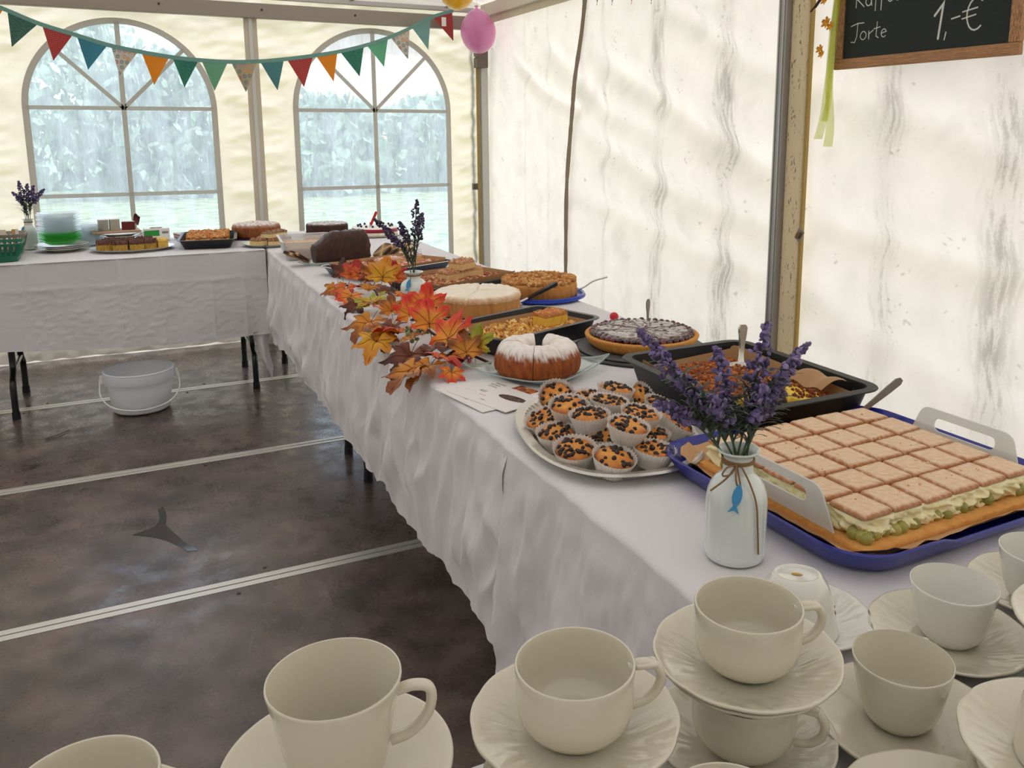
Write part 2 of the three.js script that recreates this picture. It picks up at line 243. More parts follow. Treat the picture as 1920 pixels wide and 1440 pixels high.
  mesh('tarp_sheet', gridSurf(40, 20, (u, v) => [-3.78 + u * 6.03, v * 2.1, 3.6]), tarp(plain, 0.06, 0xb8b0a4), front);
  for (const s of [-1, 1]) mesh('roof_sheet', gridSurf(40, 12, (u, v) => [-0.76 + s * 3.02 * (1 - v), 2.14 + v * 0.95 - 0.03 * Math.sin(v * Math.PI), WZ - 0.02 + u * 9.12]), tarp(plain, 0.19), roof);
  for (const z of [WZ - 0.01, 3.6]) mesh('gable_sheet', gridSurf(40, 6, (u, v) => { const x = -3.78 + u * 6.04, top = 2.14 + 0.95 * (1 - Math.abs(x + 0.76) / 3.02); return [x, lerp(2.1, Math.max(top, 2.1), v), z]; }), tarp(plain, 0.19), roof);
}

// ---------- aluminium frame ----------
{
  const f1 = struct('trim_1', 'grey aluminium eaves beam above the arched windows', 'beam');
  mesh('beam', rbox(6.0, 0.085, 0.05, 0.004, -0.77, 2.02, WZ + 0.045), mat(0x9b9285, 0.5, { metalness: 0.5 }), f1);
  mesh('rail', rbox(6.0, 0.03, 0.03, 0.004, -0.77, 2.105, WZ + 0.03), M.alu, f1);
  for (let i = 0; i < 5; i++) mesh('bolt', new THREE.CylinderGeometry(0.006, 0.006, 0.006, 10).rotateX(Math.PI / 2).translate(-0.3 + i * 0.55, 2.025, WZ + 0.072), M.chip, f1);
  const f2 = struct('trim_2', 'cream covered eaves beam of the right wall', 'beam');
  mesh('beam', rbox(0.045, 0.08, 9.0, 0.004, WX - 0.03, 2.1, -0.95), mat(0xd9cfb9, 0.6), f2);
  mesh('hem_strip', rbox(0.006, 0.06, 9.0, 0.002, WX - 0.03, 2.045, -0.95), tarp(null, 0.35, 0xe0d7c2), f2);
  const f3 = struct('trim_3', 'aluminium corner post of the tent', 'post');
  mesh('post', rbox(0.05, 2.06, 0.05, 0.005, WX - 0.04, 1.03, WZ + 0.05), M.alu, f3);
  mesh('keder_strip', box(0.018, 2.0, 0.01, WX - 0.078, 1.0, WZ + 0.04), mat(0xb59a5f, 0.8), f3);
  mesh('post_sleeve', rbox(0.075, 0.16, 0.075, 0.004, 2.165, 1.815, -5.4), mat(0x6f675c, 0.5, { metalness: 0.6 }), f3);
  mesh('sleeve_bolt', new THREE.CylinderGeometry(0.008, 0.008, 0.02, 10).rotateZ(Math.PI / 2).translate(2.122, 1.8, -5.39), M.chrome, f3);
  const f4 = struct('trim_4', 'aluminium wall post beside the chalkboard', 'post');
  mesh('post', rbox(0.05, 2.07, 0.045, 0.004, WX - 0.035, 1.035, -2.5), mat(0xa7a5a4, 0.45, { metalness: 0.6 }), f4);
  for (const z of [-2.512, -2.488]) mesh('groove_rib', rbox(0.006, 2.05, 0.006, 0.001, WX - 0.061, 1.035, z), M.alu, f4);
  mesh('tarp_flap', rbox(0.03, 2.07, 0.085, 0.008, WX - 0.02, 1.035, -2.435), tarp(tex(128, 512, (u, v) => { const s = smooth(0.5, 0.9, N2(u * 9, v * 90) * 0.6 + N2(u * 3, v * 20) * 0.6), l = 1 - s * 0.45; return [238 * l, 226 * l, 198 * l]; }), 0.42), f4);
  mesh('keder_strip', box(0.012, 2.0, 0.012, WX - 0.02, 1.0, -2.386), mat(0xb09455, 0.8), f4);
  const f5 = struct('trim_5', 'aluminium roof purlin rail under the sloping roof', 'beam');
  mesh('rail', rbox(0.04, 0.03, 8.9, 0.004, WX - 0.3, 2.21, -0.95), M.alu, f5);
  for (let i = 0; i < 4; i++) { const o = mesh('rail_clip', rbox(0.02, 0.05, 0.02, 0.003, 0.1 + i * 0.62, 2.14, WZ + 0.06), M.aluOld, f1); o.userData.label = 'small grey rail clip'; }
  const k1 = thing('tarp_fastener', 'small brass turn fastener on the wall flap below the chalkboard', 'fastener', [2.195, 0.951, -2.37]);
  mesh('plate', rbox(0.004, 0.045, 0.032, 0.001), M.aluOld, k1); mesh('turn_button', rbox(0.014, 0.026, 0.014, 0.004, -0.008, 0, 0), mat(0x7a6440, 0.5, { metalness: 0.5 }), k1); k1.rotation.x = 0.5;
  const k2 = thing('tarp_fastener', 'small grey turn fastener at the edge of the wall near the corner post', 'fastener', [2.135, 0.95, WZ + 0.03]);
  mesh('plate', rbox(0.04, 0.045, 0.006, 0.001), M.aluOld, k2); mesh('turn_button', rbox(0.014, 0.028, 0.016, 0.004, 0, 0, 0.008), mat(0x5c5548, 0.5, { metalness: 0.5 }), k2);
  const pts = [[-4.068, 2.02], [-4.108, 1.841], [-4.184, 1.597], [-4.208, 1.456], [-4.238, 1.283], [-4.276, 1.016], [-4.287, 0.558], [-4.29, 0.3]].map(([z, y]) => V(WX - 0.018, y, z)), cv = new THREE.CatmullRomCurve3(pts);
  solo('wall_strap', loft(Array.from({ length: 60 }, (_, i) => { const p = cv.getPoint(i / 59), w = 0.015 + 0.004 * N2(i * 0.3, 1); return [[p.x - 0.004, p.y, p.z - w], [p.x - 0.004, p.y, p.z + w], [p.x + 0.004, p.y, p.z + w], [p.x + 0.004, p.y, p.z - w]]; }), { start: true, end: true }), mat(0x8d7c69, 0.85), 'long grey brown strap hanging down the right tent wall', 'strap');
}

// ---------- outside ----------
{
  const lawn = struct('ground', 'sunlit grass outside the tent windows', 'lawn');
  mesh('lawn', gridSurf(60, 60, (u, v) => [-40 + u * 80, -0.09 + 0.03 * N2(u * 30, v * 30), -45 + v * 90]), mat(0xffffff, 1, { map: (() => { const t = tex(512, 512, (u, v) => { const n = fbm(u * 8, v * 8, 5), f = N2(u * 120, v * 120), l = 1 + n * 0.5 + f * 0.2; return [132 * l, 146 * l, 100 * l]; }); t.repeat.set(20, 20); return t; })() }), lawn);
  const leafG = new THREE.CircleGeometry(0.13, 5).scale(1, 0.6, 1), R = rng(77), Mx = new THREE.Matrix4(), q = new THREE.Quaternion(), e = new THREE.Euler();
  const bush = (x, z, rx, h, rz, tone, label) => {
    const b = thing('bush', label, 'bush', [x, -0.08, z], 0, 'bushes outside the windows');
    const stems = []; for (let i = 0; i < 5; i++) { const a = i * 1.3; stems.push(rod([Math.cos(a) * 0.1, 0, Math.sin(a) * 0.1], [Math.cos(a) * rx * 0.5, h * 0.7, Math.sin(a) * rz * 0.5], 0.03, 0.012, 6)); }
    mesh('stem', merge(stems), mat(0x5a4a3a, 0.9), b);
    const n = 3600, im = new THREE.InstancedMesh(leafG, mat(0xffffff, 0.8, { transmission: 0.3 }), n); im.name = 'foliage'; im.castShadow = im.receiveShadow = true; stuff(im);
    for (let i = 0; i < n; i++) { const a = R() * 6.283, yy = R(), k = Math.sqrt(R()) * (0.75 + 0.3 * N2(a * 1.3 + x, yy * 3)) * Math.sqrt(Math.max(0.06, 1 - Math.pow(Math.abs(yy - 0.42) / 0.62, 2.2))); q.setFromEuler(e.set(R() * 6, R() * 6, R() * 6)); const s = 0.7 + R() * 0.8; im.setMatrixAt(i, Mx.compose(V(Math.cos(a) * rx * k, yy * h * (1 + 0.12 * N2(a * 2, x)), Math.sin(a) * rz * k), q, V(s, s, s))); const l = tone * (0.6 + R() * 0.7); im.setColorAt(i, tmpC.setRGB(0.3 * l, 0.4 * l, 0.28 * l)); }
    b.add(im);
  };
  bush(-2.9, -19.4, 2.2, 3.0, 1.4, 1, 'leafy green bush seen through the left half of the first arched window');
  bush(0.9, -20, 2.3, 2.9, 1.4, 0.9, 'leafy green bush seen through the right half of the first arched window');
  bush(4.1, -19.6, 2.1, 2.05, 1.4, 1, 'leafy green bush seen through the left half of the corner window');
  bush(7.2, -20, 2.5, 2.1, 1.4, 0.95, 'leafy green bush seen through the right half of the corner window');
  bush(-6.4, -20, 2.2, 3.0, 1.4, 1.05, 'leafy green bush beyond the left edge of the first window');
  bush(-1.0, -24, 2.8, 4.2, 1.6, 1.2, 'taller pale bush behind the others in the first arched window');
  bush(10.8, -20.4, 2.3, 2.3, 1.4, 1, 'leafy green bush beyond the right edge of the corner window');
  const house = thing('house', 'pale reddish house behind the bushes in the corner window', 'house', [13.2, -0.08, -38]);
  mesh('wall', box(14, 5.2, 6, 0, 2.6, 0), mat(0xc9a595, 0.9), house);
  const rf = new THREE.Shape(); rf.moveTo(-3.6, 0); rf.lineTo(3.6, 0); rf.lineTo(0, 3.6);
  mesh('roof', new THREE.ExtrudeGeometry(rf, { depth: 14.6, bevelEnabled: false }).rotateY(Math.PI / 2).translate(-7.3, 5.2, 0), mat(0xc2826c, 0.9), house);
  for (const x of [3.2, 5.6]) { const wn = mesh('window', box(1.1, 1.3, 0.08, x, 2.6, 3.0), M.white, house); mesh('pane', box(0.9, 1.1, 0.1, x, 2.6, 3.0), mat(0x6a7f92, 0.1), wn); }
}

// ---------- tables and cloths ----------
const clothBump = tex(512, 512, (u, v) => { const k = 128 + 60 * fbm(u * 10, v * 26, 4) + 18 * N2(u * 180, v * 180); return [k, k, k]; }, false);
const clothM = new THREE.MeshPhysicalMaterial({ color: 0xdedbdc, roughness: 0.78, side: THREE.DoubleSide, bumpMap: clothBump, bumpScale: 0.0012, sheen: 0.25, sheenRoughness: 0.5, sheenColor: C(0xffffff) });
// strip of cloth over a table: a runs along, c across; dL/dR are the drops
function cloth({ a0, a1, nA, c0, c1, dL, dR, offL, offR, top, place, nL = 44, nR = 12, nT = 30 }) {
  const rows = [], r = 0.012;
  for (let i = 0; i <= nL; i++) rows.push([0, 1 - i / nL]);
  for (let i = 1; i <= 5; i++) rows.push([1, i / 6]);
  for (let i = 0; i <= nT; i++) rows.push([2, i / nT]);
  for (let i = 1; i <= 5; i++) rows.push([3, i / 6]);
  for (let i = 0; i <= nR; i++) rows.push([4, i / nR]);
  return gridSurf(nA, rows.length - 1, (u, v, i, j) => {
    const a = lerp(a0, a1, u), [k, t] = rows[j]; let c, y;
    const edgeL = offL(a, 0), edgeR = offR(a, 0);
    if (k === 0) { const s = t * dL(a); c = c0 - offL(a, s); y = TOP - r - s; }
    else if (k === 1) { const g = t * Math.PI / 2; c = c0 - edgeL + (r + edgeL) * (1 - Math.cos(g)); y = TOP - r + r * Math.sin(g); }
    else if (k === 2) { c = lerp(c0 + r, c1 - r, t); y = TOP + top(a, c); }
    else if (k === 3) { const g = t * Math.PI / 2; c = c1 - r + (r + edgeR) * Math.sin(g); y = TOP - r + r * Math.cos(g); }
    else { const s = t * dR(a); c = c1 + offR(a, s); y = TOP - r - s; }
    return place(a, c, y);
  }, (u, v, p) => [p[0] + p[1] * 0.6, p[2] + p[1] * 0.8]);
}
// folding table with two pairs of bent tube legs
function foldingTable(label, x, z, len, wid, turn, inset = 0.26) {
  const t = thing('folding_table', label, 'table', [x, 0, z], turn);
  mesh('tabletop', rbox(len, 0.028, wid, 0.008, 0, 0.72, 0), mat(0xcfcac0, 0.6), t);
  for (const s of [-1, 1]) {
    const lx = s * (len / 2 - inset);
    for (const w of [-1, 1]) {
      const l = mesh('leg', tube([[lx, 0.706, w * (wid / 2 - 0.19)], [lx, 0.4, w * (wid / 2 - 0.19)], [lx, 0.235, w * (wid / 2 - 0.19)], [lx, 0.2, w * (wid / 2 - 0.165)], [lx, 0.175, w * (wid / 2 - 0.125)], [lx, 0.13, w * (wid / 2 - 0.115)], [lx, 0.012, w * (wid / 2 - 0.115)]], 0.0145, 40, 12), M.leg, t);
      mesh('foot_cap', new THREE.CylinderGeometry(0.017, 0.018, 0.035, 14).translate(lx, 0.0175, w * (wid / 2 - 0.115)), M.black, l);
    }
    mesh('crossbar', rod([lx, 0.21, -(wid / 2 - 0.18)], [lx, 0.21, wid / 2 - 0.18], 0.011), mat(0x4a4a4c, 0.3, { metalness: 0.7 }), t);
    mesh('brace', rod([lx, 0.52, 0], [lx - s * 0.3, 0.704, 0], 0.007), M.leg, t);
  }
  return t;
}
foldingTable('folding table with black bent legs standing below the arched windows', -0.005, -4.77, 1.2, 0.7, 0, 0.065);
foldingTable('second folding table with black legs at the far left, mostly outside the view', -1.22, -4.77, 1.2, 0.7, 0, 0.065);
foldingTable('folding table with black legs under the far half of the long buffet', 1.0, -4.19, 1.72, 0.74, Math.PI / 2, 0.075);
foldingTable('folding table with black legs under the near half of the long buffet', 1.0, -2.36, 1.78, 0.74, Math.PI / 2, 0.165);
foldingTable('folding table under the lavender bottle and the biscuit cake tray', 1.0, -0.46, 1.72, 0.74, Math.PI / 2);
foldingTable('folding table under the cups at the near left', -0.28, -0.3, 1.66, 0.66, 0);
{
  const pleat = (x) => { const s = Math.abs(Math.sin(x)); return 1 - Math.sqrt(s) * 1.0; };
  const ridge = (t) => Math.pow(1.14 - Math.sqrt(Math.sin(t) ** 2 + 0.02), 1.5);
  const offLong = (z, s) => {
    const far = smooth(-4.5, -4.25, z), g = smooth(0, 0.28, s) * far, k = smooth(0.0, 0.05, s) * far, hemCalm = far * lerp(1, 0.5, smooth(0.28, 0.41, s)), lens = 0.9 * N2(z * 2.6, s * 2.4) + 0.35 * N2(z * 7, s * 6);
    const f1 = ridge(z * 15 + lens) * (0.6 + 0.4 * N2(z * 1.7, 2)), f2 = ridge(z * 31 + 1.7 * N2(z * 3 + 5, s * 3.4) + 1) * (0.55 + 0.45 * N2(z * 2.9, 7)), f3 = ridge(z * 58 + 2 * N2(z * 5, s * 5 + 3));
    return 0.003 + hemCalm * ((0.005 + 0.03 * g) * f1 + (0.005 + 0.018 * g) * f2 + 0.003 * k * f3 + 0.014 * k * (0.5 + 0.5 * N2(z * 11 + 4, s * 4.5 + z * 2))) + 0.01 * g;
  };
  const topWr = (a, c) => 0.0012 * Math.max(-1, N2(a * 9, c * 3)) * smooth(0.2, 0, c - 0.61) + 0.0005 * N2(a * 3, c * 12) + 0.002 * smooth(-4.3, -4.7, a) * Math.max(0, N2(a * 3, c * 8)) ;
  const flat = () => 0.004, dR = () => 0.4;
  solo('tablecloth', cloth({ a0: -5.13, a1: -1.4, nA: 560, c0: 0.61, c1: 1.386, dL: (z) => 0.405 + 0.014 * N2(z * 2.2, 0) + 0.008 * N2(z * 9, 2), dR, offL: offLong, offR: (a, s) => 0.006 + 0.012 * smooth(0, 0.3, s) * (1 + Math.sin(a * 30)), top: topWr, place: (a, c, y) => [c, y, a] }), clothM, 'white pleated tablecloth hanging over the long cake buffet', 'tablecloth');
  const offNear = (z, s) => { const q = lerp(0.12, 1, smooth(-0.6, -0.75, z)), g = smooth(0, 0.3, s) * q, k = smooth(0, 0.06, s) * q, lens = 0.9 * N2(z * 2.2, s * 2.2); return 0.004 + (0.004 * q + 0.024 * g) * ridge(z * 12 + lens + 0.6) + (0.003 * q + 0.012 * g) * ridge(z * 27 + 1.5 * N2(z * 3, s * 3)) + 0.009 * k * (0.5 + 0.5 * N2(z * 11, s * 5 + z * 3)) + 0.003 * k * N2(z * 30, s * 12); };
  solo('tablecloth', cloth({ a0: -1.415, a1: 0.42, nA: 260, c0: 0.612, c1: 1.388, dL: (z) => 0.6 + 0.01 * N2(z * 3, 0), dR, offL: offNear, offR: (a, s) => 0.008 + 0.01 * smooth(0, 0.3, s) * (1 + Math.sin(a * 26)), top: (a, c) => 0.0012 + 0.0012 * N2(a * 6, c * 4) * smooth(0.25, 0.02, c - 0.6), place: (a, c, y) => [c, y, a] }), clothM, 'white tablecloth under the lavender bottle and the blue tray', 'tablecloth');
  const creaseV = [-0.42, -0.06, 0.12, 0.34, 0.49], offFar = (x, s) => { let k = 0.004 + 0.004 * Math.sin(x * 5 + 1) * smooth(0, 0.3, s) + 0.003 * N2(x * 4, s * 3); for (const c of creaseV) k += 0.005 * Math.exp(-Math.abs(x - c) / 0.007) + 0.004 * Math.exp(-Math.pow((x - c) / 0.05, 2)); k += 0.005 * Math.exp(-Math.abs(s - 0.115 - 0.01 * x) / 0.006); k += 0.0042 * Math.max(0, N2(x * 13, s * 42) - 0.1) * smooth(0.05, 0.14, s) + 0.02 * smooth(0.52, 0.6, x) * smooth(0.05, 0.4, s); return Math.max(0.001, k); };
  const farCloth = solo('tablecloth', cloth({ a0: -1.8, a1: 0.596, nA: 470, c0: -4.4, c1: -5.13, dL: (x) => 0.405 + 0.015 * Math.sin(x * 3.4 + 0.6) - 0.02 * smooth(-0.2, -0.8, x), dR, nT: 24, offL: (x, s) => -offFar(x, s), offR: () => -0.004, top: (a, c) => 0.0008 * N2(a * 7, c * 5), place: (a, c, y) => [a, y, c] }), clothM, 'white creased tablecloth on the table below the arched windows', 'tablecloth');
  // free corner of the far cloth hanging as a point between the tables
  mesh('hanging_corner', gridSurf(14, 20, (u, v) => { const x = lerp(0.512, 0.602, u), y0 = 0.335, tip = lerp(0.02, 0.265, 1 - Math.abs(u - 0.82) / 0.82); return [x - 0.012 * Math.sin(v * 4) * u, y0 - v * Math.max(0.01, tip), -4.4 + 0.014 - 0.05 * v * Math.sin(u * 7.5) - 0.03 * u]; }), clothM, farCloth);
  solo('tablecloth', cloth({ a0: -1.12, a1: 0.585, nA: 180, c0: -0.672, c1: 0.06, dL: () => 0.45, dR, nT: 20, nL: 24, offL: (x, s) => -(0.008 + 0.012 * smooth(0, 0.3, s) * (1 + Math.sin(x * 26))), offR: () => -0.004, top: (a, c) => 0.0006 * N2(a * 5, c * 5), place: (a, c, y) => [a, y, c] }), clothM, 'white tablecloth under the nearest cups at the lower left', 'tablecloth');
}
// white tub under the far table
{
  const b = thing('bucket', 'translucent white plastic tub standing on the floor under the far table', 'bucket', [-0.012, 0.001, -4.44]);
  const tubM = mat(0xf8fbff, 0.75, { transmission: 0.4 });
  mesh('wall', lathe([[0, 0.004], [0.118, 0.004], [0.128, 0.012], [0.148, 0.19], [0.15, 0.2]], 56), tubM, b);
  mesh('rim', new THREE.TorusGeometry(0.153, 0.005, 10, 64).rotateX(Math.PI / 2).translate(0, 0.2, 0), tubM, b);
  mesh('rim_band', lathe([[0.151, 0.15], [0.156, 0.152], [0.158, 0.19], [0.154, 0.2]], 56), tubM, b);
  mesh('contents', lathe([[0, 0.09], [0.06, 0.092], [0.128, 0.087], [0.131, 0.08], [0.122, 0.012], [0, 0.01]], 48), mat(0xf3efe6, 0.8), b);
  for (const s of [-1, 1]) { mesh('handle_lug', rbox(0.014, 0.04, 0.03, 0.004, s * 0.163, 0.165, 0), M.white, b); }
  mesh('handle', tube([[-0.17, 0.165, 0], [-0.168, 0.1, 0.07], [-0.12, 0.055, 0.12], [0, 0.035, 0.148], [0.12, 0.055, 0.12], [0.168, 0.1, 0.07], [0.17, 0.165, 0]], 0.0035, 40, 8), mat(0xeef2f5, 0.5), b);
}

// five-lobed maple leaf: flat fan in the xz plane, bent by noise; base of the stem at the origin
function leafShape(R, seed, bend = 0.2) {
  const lobes = [[90, 1], [140, 0.82], [40, 0.82], [193, 0.62], [-13, 0.62]], k = typeof seed === 'number' ? seed : 1, n = 110, ring = [];
  for (let i = 0; i < n; i++) {
    const a = -90 + (i + 0.5) / n * 360; let r = 0.36;
    for (const [c, s] of lobes) { const d = Math.abs(((a - c + 540) % 360) - 180); const w = d / 27; r = Math.max(r, s * (1 - 0.5 * Math.pow(Math.min(1, w), 1.15)) * (w < 1 ? 1 : 0)); }
    r = Math.max(r, 0.36); if (Math.abs(((a + 90 + 540) % 360) - 180) < 22) r = 0.12;
    r *= 1 + 0.05 * Math.sin(i * 1.9 + k); ring.push([Math.cos(a * Math.PI / 180) * r, Math.sin(a * Math.PI / 180) * r + 0.18]);
  }
  const pos = [], idx = [], rows = 4; pos.push(0, 0.18, 0);
  for (let j = 1; j <= rows; j++) ring.forEach(([x, y]) => pos.push(x * j / rows, 0.18 + (y - 0.18) * j / rows, 0));
  for (let i = 0; i < n; i++) { const b = (i + 1) % n; idx.push(0, 1 + i, 1 + b); for (let j = 0; j < rows - 1; j++) { const a = 1 + j * n + i, c = 1 + j * n + b; idx.push(a, a + n, c + n, a, c + n, c); } }
  const g = new THREE.BufferGeometry(); g.setIndex(idx); g.setAttribute('position', new THREE.Float32BufferAttribute(pos, 3));
  return move(g, (x, y) => [x * R, (bend * (0.5 * N2(x * 1.6 + k * 7, y * 1.6) - 0.55 * (x * x + (y - 0.3) * (y - 0.3))) - 0.08 * Math.exp(-x * x * 60)) * R, -y * R]);
}

// ---------- bunting, balloons, chalkboard ----------
{
  const flor = (bg) => tex(256, 256, (u, v) => { const R = rng(Math.floor(u * 5) * 31 + Math.floor(v * 5) * 17 + 3), cx = (Math.floor(u * 5) + 0.3 + R() * 0.4) / 5, cy = (Math.floor(v * 5) + 0.3 + R() * 0.4) / 5, d = Math.hypot(u - cx, v - cy) * 5, k = Math.floor(R() * 4); const c = [[206, 96, 92], [226, 170, 78], [112, 142, 132], [196, 150, 170]][k]; return (d < 0.34 && d > 0.2) || d < 0.09 ? c : bg; });
  const dots = tex(256, 256, (u, v) => { const a = (u * 14) % 1 - 0.5, b = (v * 14 + (Math.floor(u * 14) % 2) * 0.5) % 1 - 0.5; return Math.hypot(a, b) < 0.16 ? [226, 150, 142] : [186, 62, 58]; });
  const lines = (c) => tex(128, 256, (u, v) => { const l = 1 + 0.3 * N2(u * 5, v * 70) + 0.12 * N2(u * 40, v * 40); return c.map((k) => k * l); });
  const weave = (c) => tex(128, 128, (u, v) => { const l = 1 + 0.09 * N2(u * 60, v * 60); return c.map((k) => k * l); });
  const fab = (map) => new THREE.MeshPhysicalMaterial({ map, roughness: 0.9, transmission: 0.3, side: THREE.DoubleSide });
  const F = { g: fab(lines([66, 112, 96])), r: fab(dots), t: fab(weave([62, 142, 162])), f: fab(flor([214, 208, 196])), o: fab(weave([236, 152, 24])), d: fab(lines([52, 132, 112])), m: fab(weave([118, 178, 142])), e: fab(flor([186, 174, 148])), s: fab(weave([84, 146, 146])), n: fab(weave([112, 190, 150])), l: fab(weave([132, 178, 172])) };
  const names = { g: 'striped green', r: 'dotted red', t: 'plain teal blue', f: 'floral pale', o: 'plain orange', d: 'striped deep green', m: 'sage green', e: 'floral beige', s: 'grey teal', n: 'mint green', l: 'pale teal' };
  const tape = [[-0.6, 1.965, -5.045], [-0.451, 1.907, -5.061], [-0.312, 1.849, -5.077], [-0.166, 1.806, -5.093], [-0.014, 1.762, -5.111], [0.126, 1.737, -5.127], [0.275, 1.716, -5.143], [0.421, 1.706, -5.16], [0.574, 1.704, -5.177], [0.732, 1.713, -5.195], [0.882, 1.732, -5.212], [1.053, 1.76, -5.231], [1.198, 1.789, -5.248], [1.364, 1.834, -5.267], [1.519, 1.89, -5.284], [1.661, 1.955, -5.3], [1.807, 2.029, -5.317], [1.956, 2.078, -5.334]];
  const tips = [[-0.54, 1.78, -5.05], [-0.441, 1.734, -5.062], [-0.271, 1.678, -5.082], [-0.121, 1.637, -5.099], [0.021, 1.613, -5.115], [0.183, 1.571, -5.133], [0.332, 1.561, -5.15], [0.485, 1.548, -5.167], [0.652, 1.546, -5.186], [0.827, 1.56, -5.206], [0.981, 1.582, -5.223], [1.16, 1.618, -5.244], [1.32, 1.654, -5.262], [1.481, 1.714, -5.28], [1.634, 1.771, -5.297], [1.779, 1.83, -5.314], [1.948, 1.898, -5.333]];
  const kinds = 'ogrtfodmesrodnflr';
  const b = thing('bunting', 'fabric bunting of coloured pennants strung across the arched windows', 'bunting');
  const flag = (A, B, T, m, label, parent) => {
    A = V(...A); B = V(...B); T = V(...T); const L = A.clone().lerp(B, 0.06), Rr = A.clone().lerp(B, 0.94), out = V(0, 0, 0.012 * N2(T.x * 9, 2));
    const g = (off) => gridSurf(6, 8, (u, v) => { const p = L.clone().lerp(Rr, u).lerp(T, v * 0.995); p.addScaledVector(out, Math.sin(v * 2.6) * (u - 0.5) * 2 + v); return [p.x, p.y - 0.004, p.z + off]; }, (u, v) => [u * (1 - v) + v * 0.5, 1 - v]);
    const f = mesh('pennant', merge([g(0.0012), g(-0.0012)]), m, parent); f.userData.label = label; return f;
  };
  tips.forEach((t, i) => flag(tape[i], tape[i + 1], t, F[kinds[i]], names[kinds[i]] + ' pennant', b));
  const cv = new THREE.CatmullRomCurve3(tape.map((p) => V(...p))), strip = gridSurf(120, 2, (u, v) => { const p = cv.getPoint(u); return [p.x, p.y + (v - 0.5) * 0.022, p.z + 0.003]; });
  mesh('tape', strip, mat(0x6f9a8f, 0.9), b);
  mesh('care_label', rbox(0.03, 0.055, 0.002, 0.0005, 1.885, 2.005, -5.318), M.white, b);
  // second garland along the right wall: only its tips reach into view
  const b2 = thing('bunting', 'second bunting hung high along the right wall with pennant tips showing', 'bunting');
  const t2 = [[-3.686, 1.91], [-3.548, 1.898], [-3.412, 1.881], [-3.246, 1.865], [-3.091, 1.847]];
  t2.forEach(([z, y], i) => flag([2.02, y + 0.17, z - 0.07], [2.02, y + 0.166, z + 0.07], [2.0, y, z], [F.s, F.g, F.t, F.o, F.d][i], ['grey teal', 'striped green', 'plain teal blue', 'plain orange', 'striped deep green'][i] + ' pennant', b2));
  mesh('tape', tube([[2.02, 2.085, -3.8], [2.02, 2.06, -3.4], [2.02, 2.02, -3.0]], 0.006, 30, 6), mat(0x6f9a8f, 0.9), b2);

  const balloon = (label, pos, r, h, color, tilt) => {
    const g = thing('balloon', label, 'balloon', pos), pts = []; for (let i = 0; i <= 28; i++) { const t = i / 28 * Math.PI, k = Math.sin(t), y = Math.cos(t); pts.push([Math.max(0.0001, r * k * (y > 0 ? 1 - 0.0 * y : 1) * (1 - 0.16 * smooth(0.1, 1, y))), h / 2 * y]); }
    mesh('skin', lathe(pts, 40), mat(color, 0.3, { transmission: 0.35, clearcoat: 0.5, clearcoatRoughness: 0.15 }), g);
    mesh('knot', merge([new THREE.ConeGeometry(0.012, 0.02, 12).translate(0, h / 2 + 0.004, 0), new THREE.TorusGeometry(0.009, 0.004, 8, 16).rotateX(Math.PI / 2).translate(0, h / 2 + 0.014, 0)]), mat(color, 0.4), g);
    mesh('string', rod([0, h / 2 + 0.012, 0], [0.02, h / 2 + 0.12, -0.02], 0.0012), M.white, g); g.rotation.z = tilt;
  };
  balloon('pink balloon hanging at the tent corner', [2.07, 1.945, -5.2], 0.112, 0.275, 0xec9acb, 0.06);
  balloon('yellow balloon above the pink one at the tent corner', [1.652, 2.075, -4.437], 0.1, 0.238, 0xf2c500, -0.1);

  // chalkboard with handwriting
  const bw = 0.665, bh = 0.5, cb = thing('chalkboard', 'wood framed chalkboard with white handwriting on the right wall', 'chalkboard', [2.15, 1.527, -1.857], -Math.PI / 2);
  const slate = canvasTex(1024, 760, (g, w, h) => {
    const R = rng(5); g.fillStyle = '#232a27'; g.fillRect(0, 0, w, h);
    for (let i = 0; i < 2600; i++) { g.fillStyle = `rgba(${R() > 0.5 ? '70,84,78' : '16,20,18'},${R() * 0.12})`; g.fillRect(R() * w, R() * h, 4 + R() * 60, 1 + R() * 3); }
    const S = 1024 / 0.6, put = (x, y) => [x * S, h - y * S]; // metres from the lower left of the slate
    const pen = (pts, lw) => { for (let k = 0; k < 5; k++) { g.strokeStyle = `rgba(236,236,228,${0.28 + R() * 0.2})`; g.lineWidth = lw * (0.5 + R() * 0.6); g.lineCap = 'round'; g.beginPath(); pts.forEach((p, i) => { const q = put(p[0] + (R() - 0.5) * 0.0015, p[1] + (R() - 0.5) * 0.0015); i ? g.lineTo(...q) : g.moveTo(...q); }); g.stroke(); } };
    const arc = (cx, cy, rx, ry, a0, a1) => Array.from({ length: 14 }, (_, i) => { const a = lerp(a0, a1, i / 13); return [cx + Math.cos(a) * rx, cy + Math.sin(a) * ry]; });
    const T = (x, y, s) => { // Torte
      pen([[x, y + 1.0 * s], [x + 0.55 * s, y + 1.12 * s], [x + 1.05 * s, y + 1.1 * s]], 6); pen([[x + 0.55 * s, y + 1.1 * s], [x + 0.5 * s, y + 0.3 * s], [x + 0.35 * s, y - 0.05 * s], [x + 0.05 * s, y]], 6);
      pen(arc(x + 1.05 * s, y + 0.32 * s, 0.24 * s, 0.26 * s, 0, 6.4), 6); pen([[x + 1.5 * s, y + 0.55 * s], [x + 1.52 * s, y + 0.05 * s], [x + 1.54 * s, y + 0.4 * s], [x + 1.85 * s, y + 0.58 * s]], 6);
      pen([[x + 2.15 * s, y + 1.05 * s], [x + 2.1 * s, y + 0.2 * s], [x + 2.3 * s, y + 0.08 * s]], 6); pen([[x + 1.9 * s, y + 0.65 * s], [x + 2.4 * s, y + 0.72 * s]], 6);
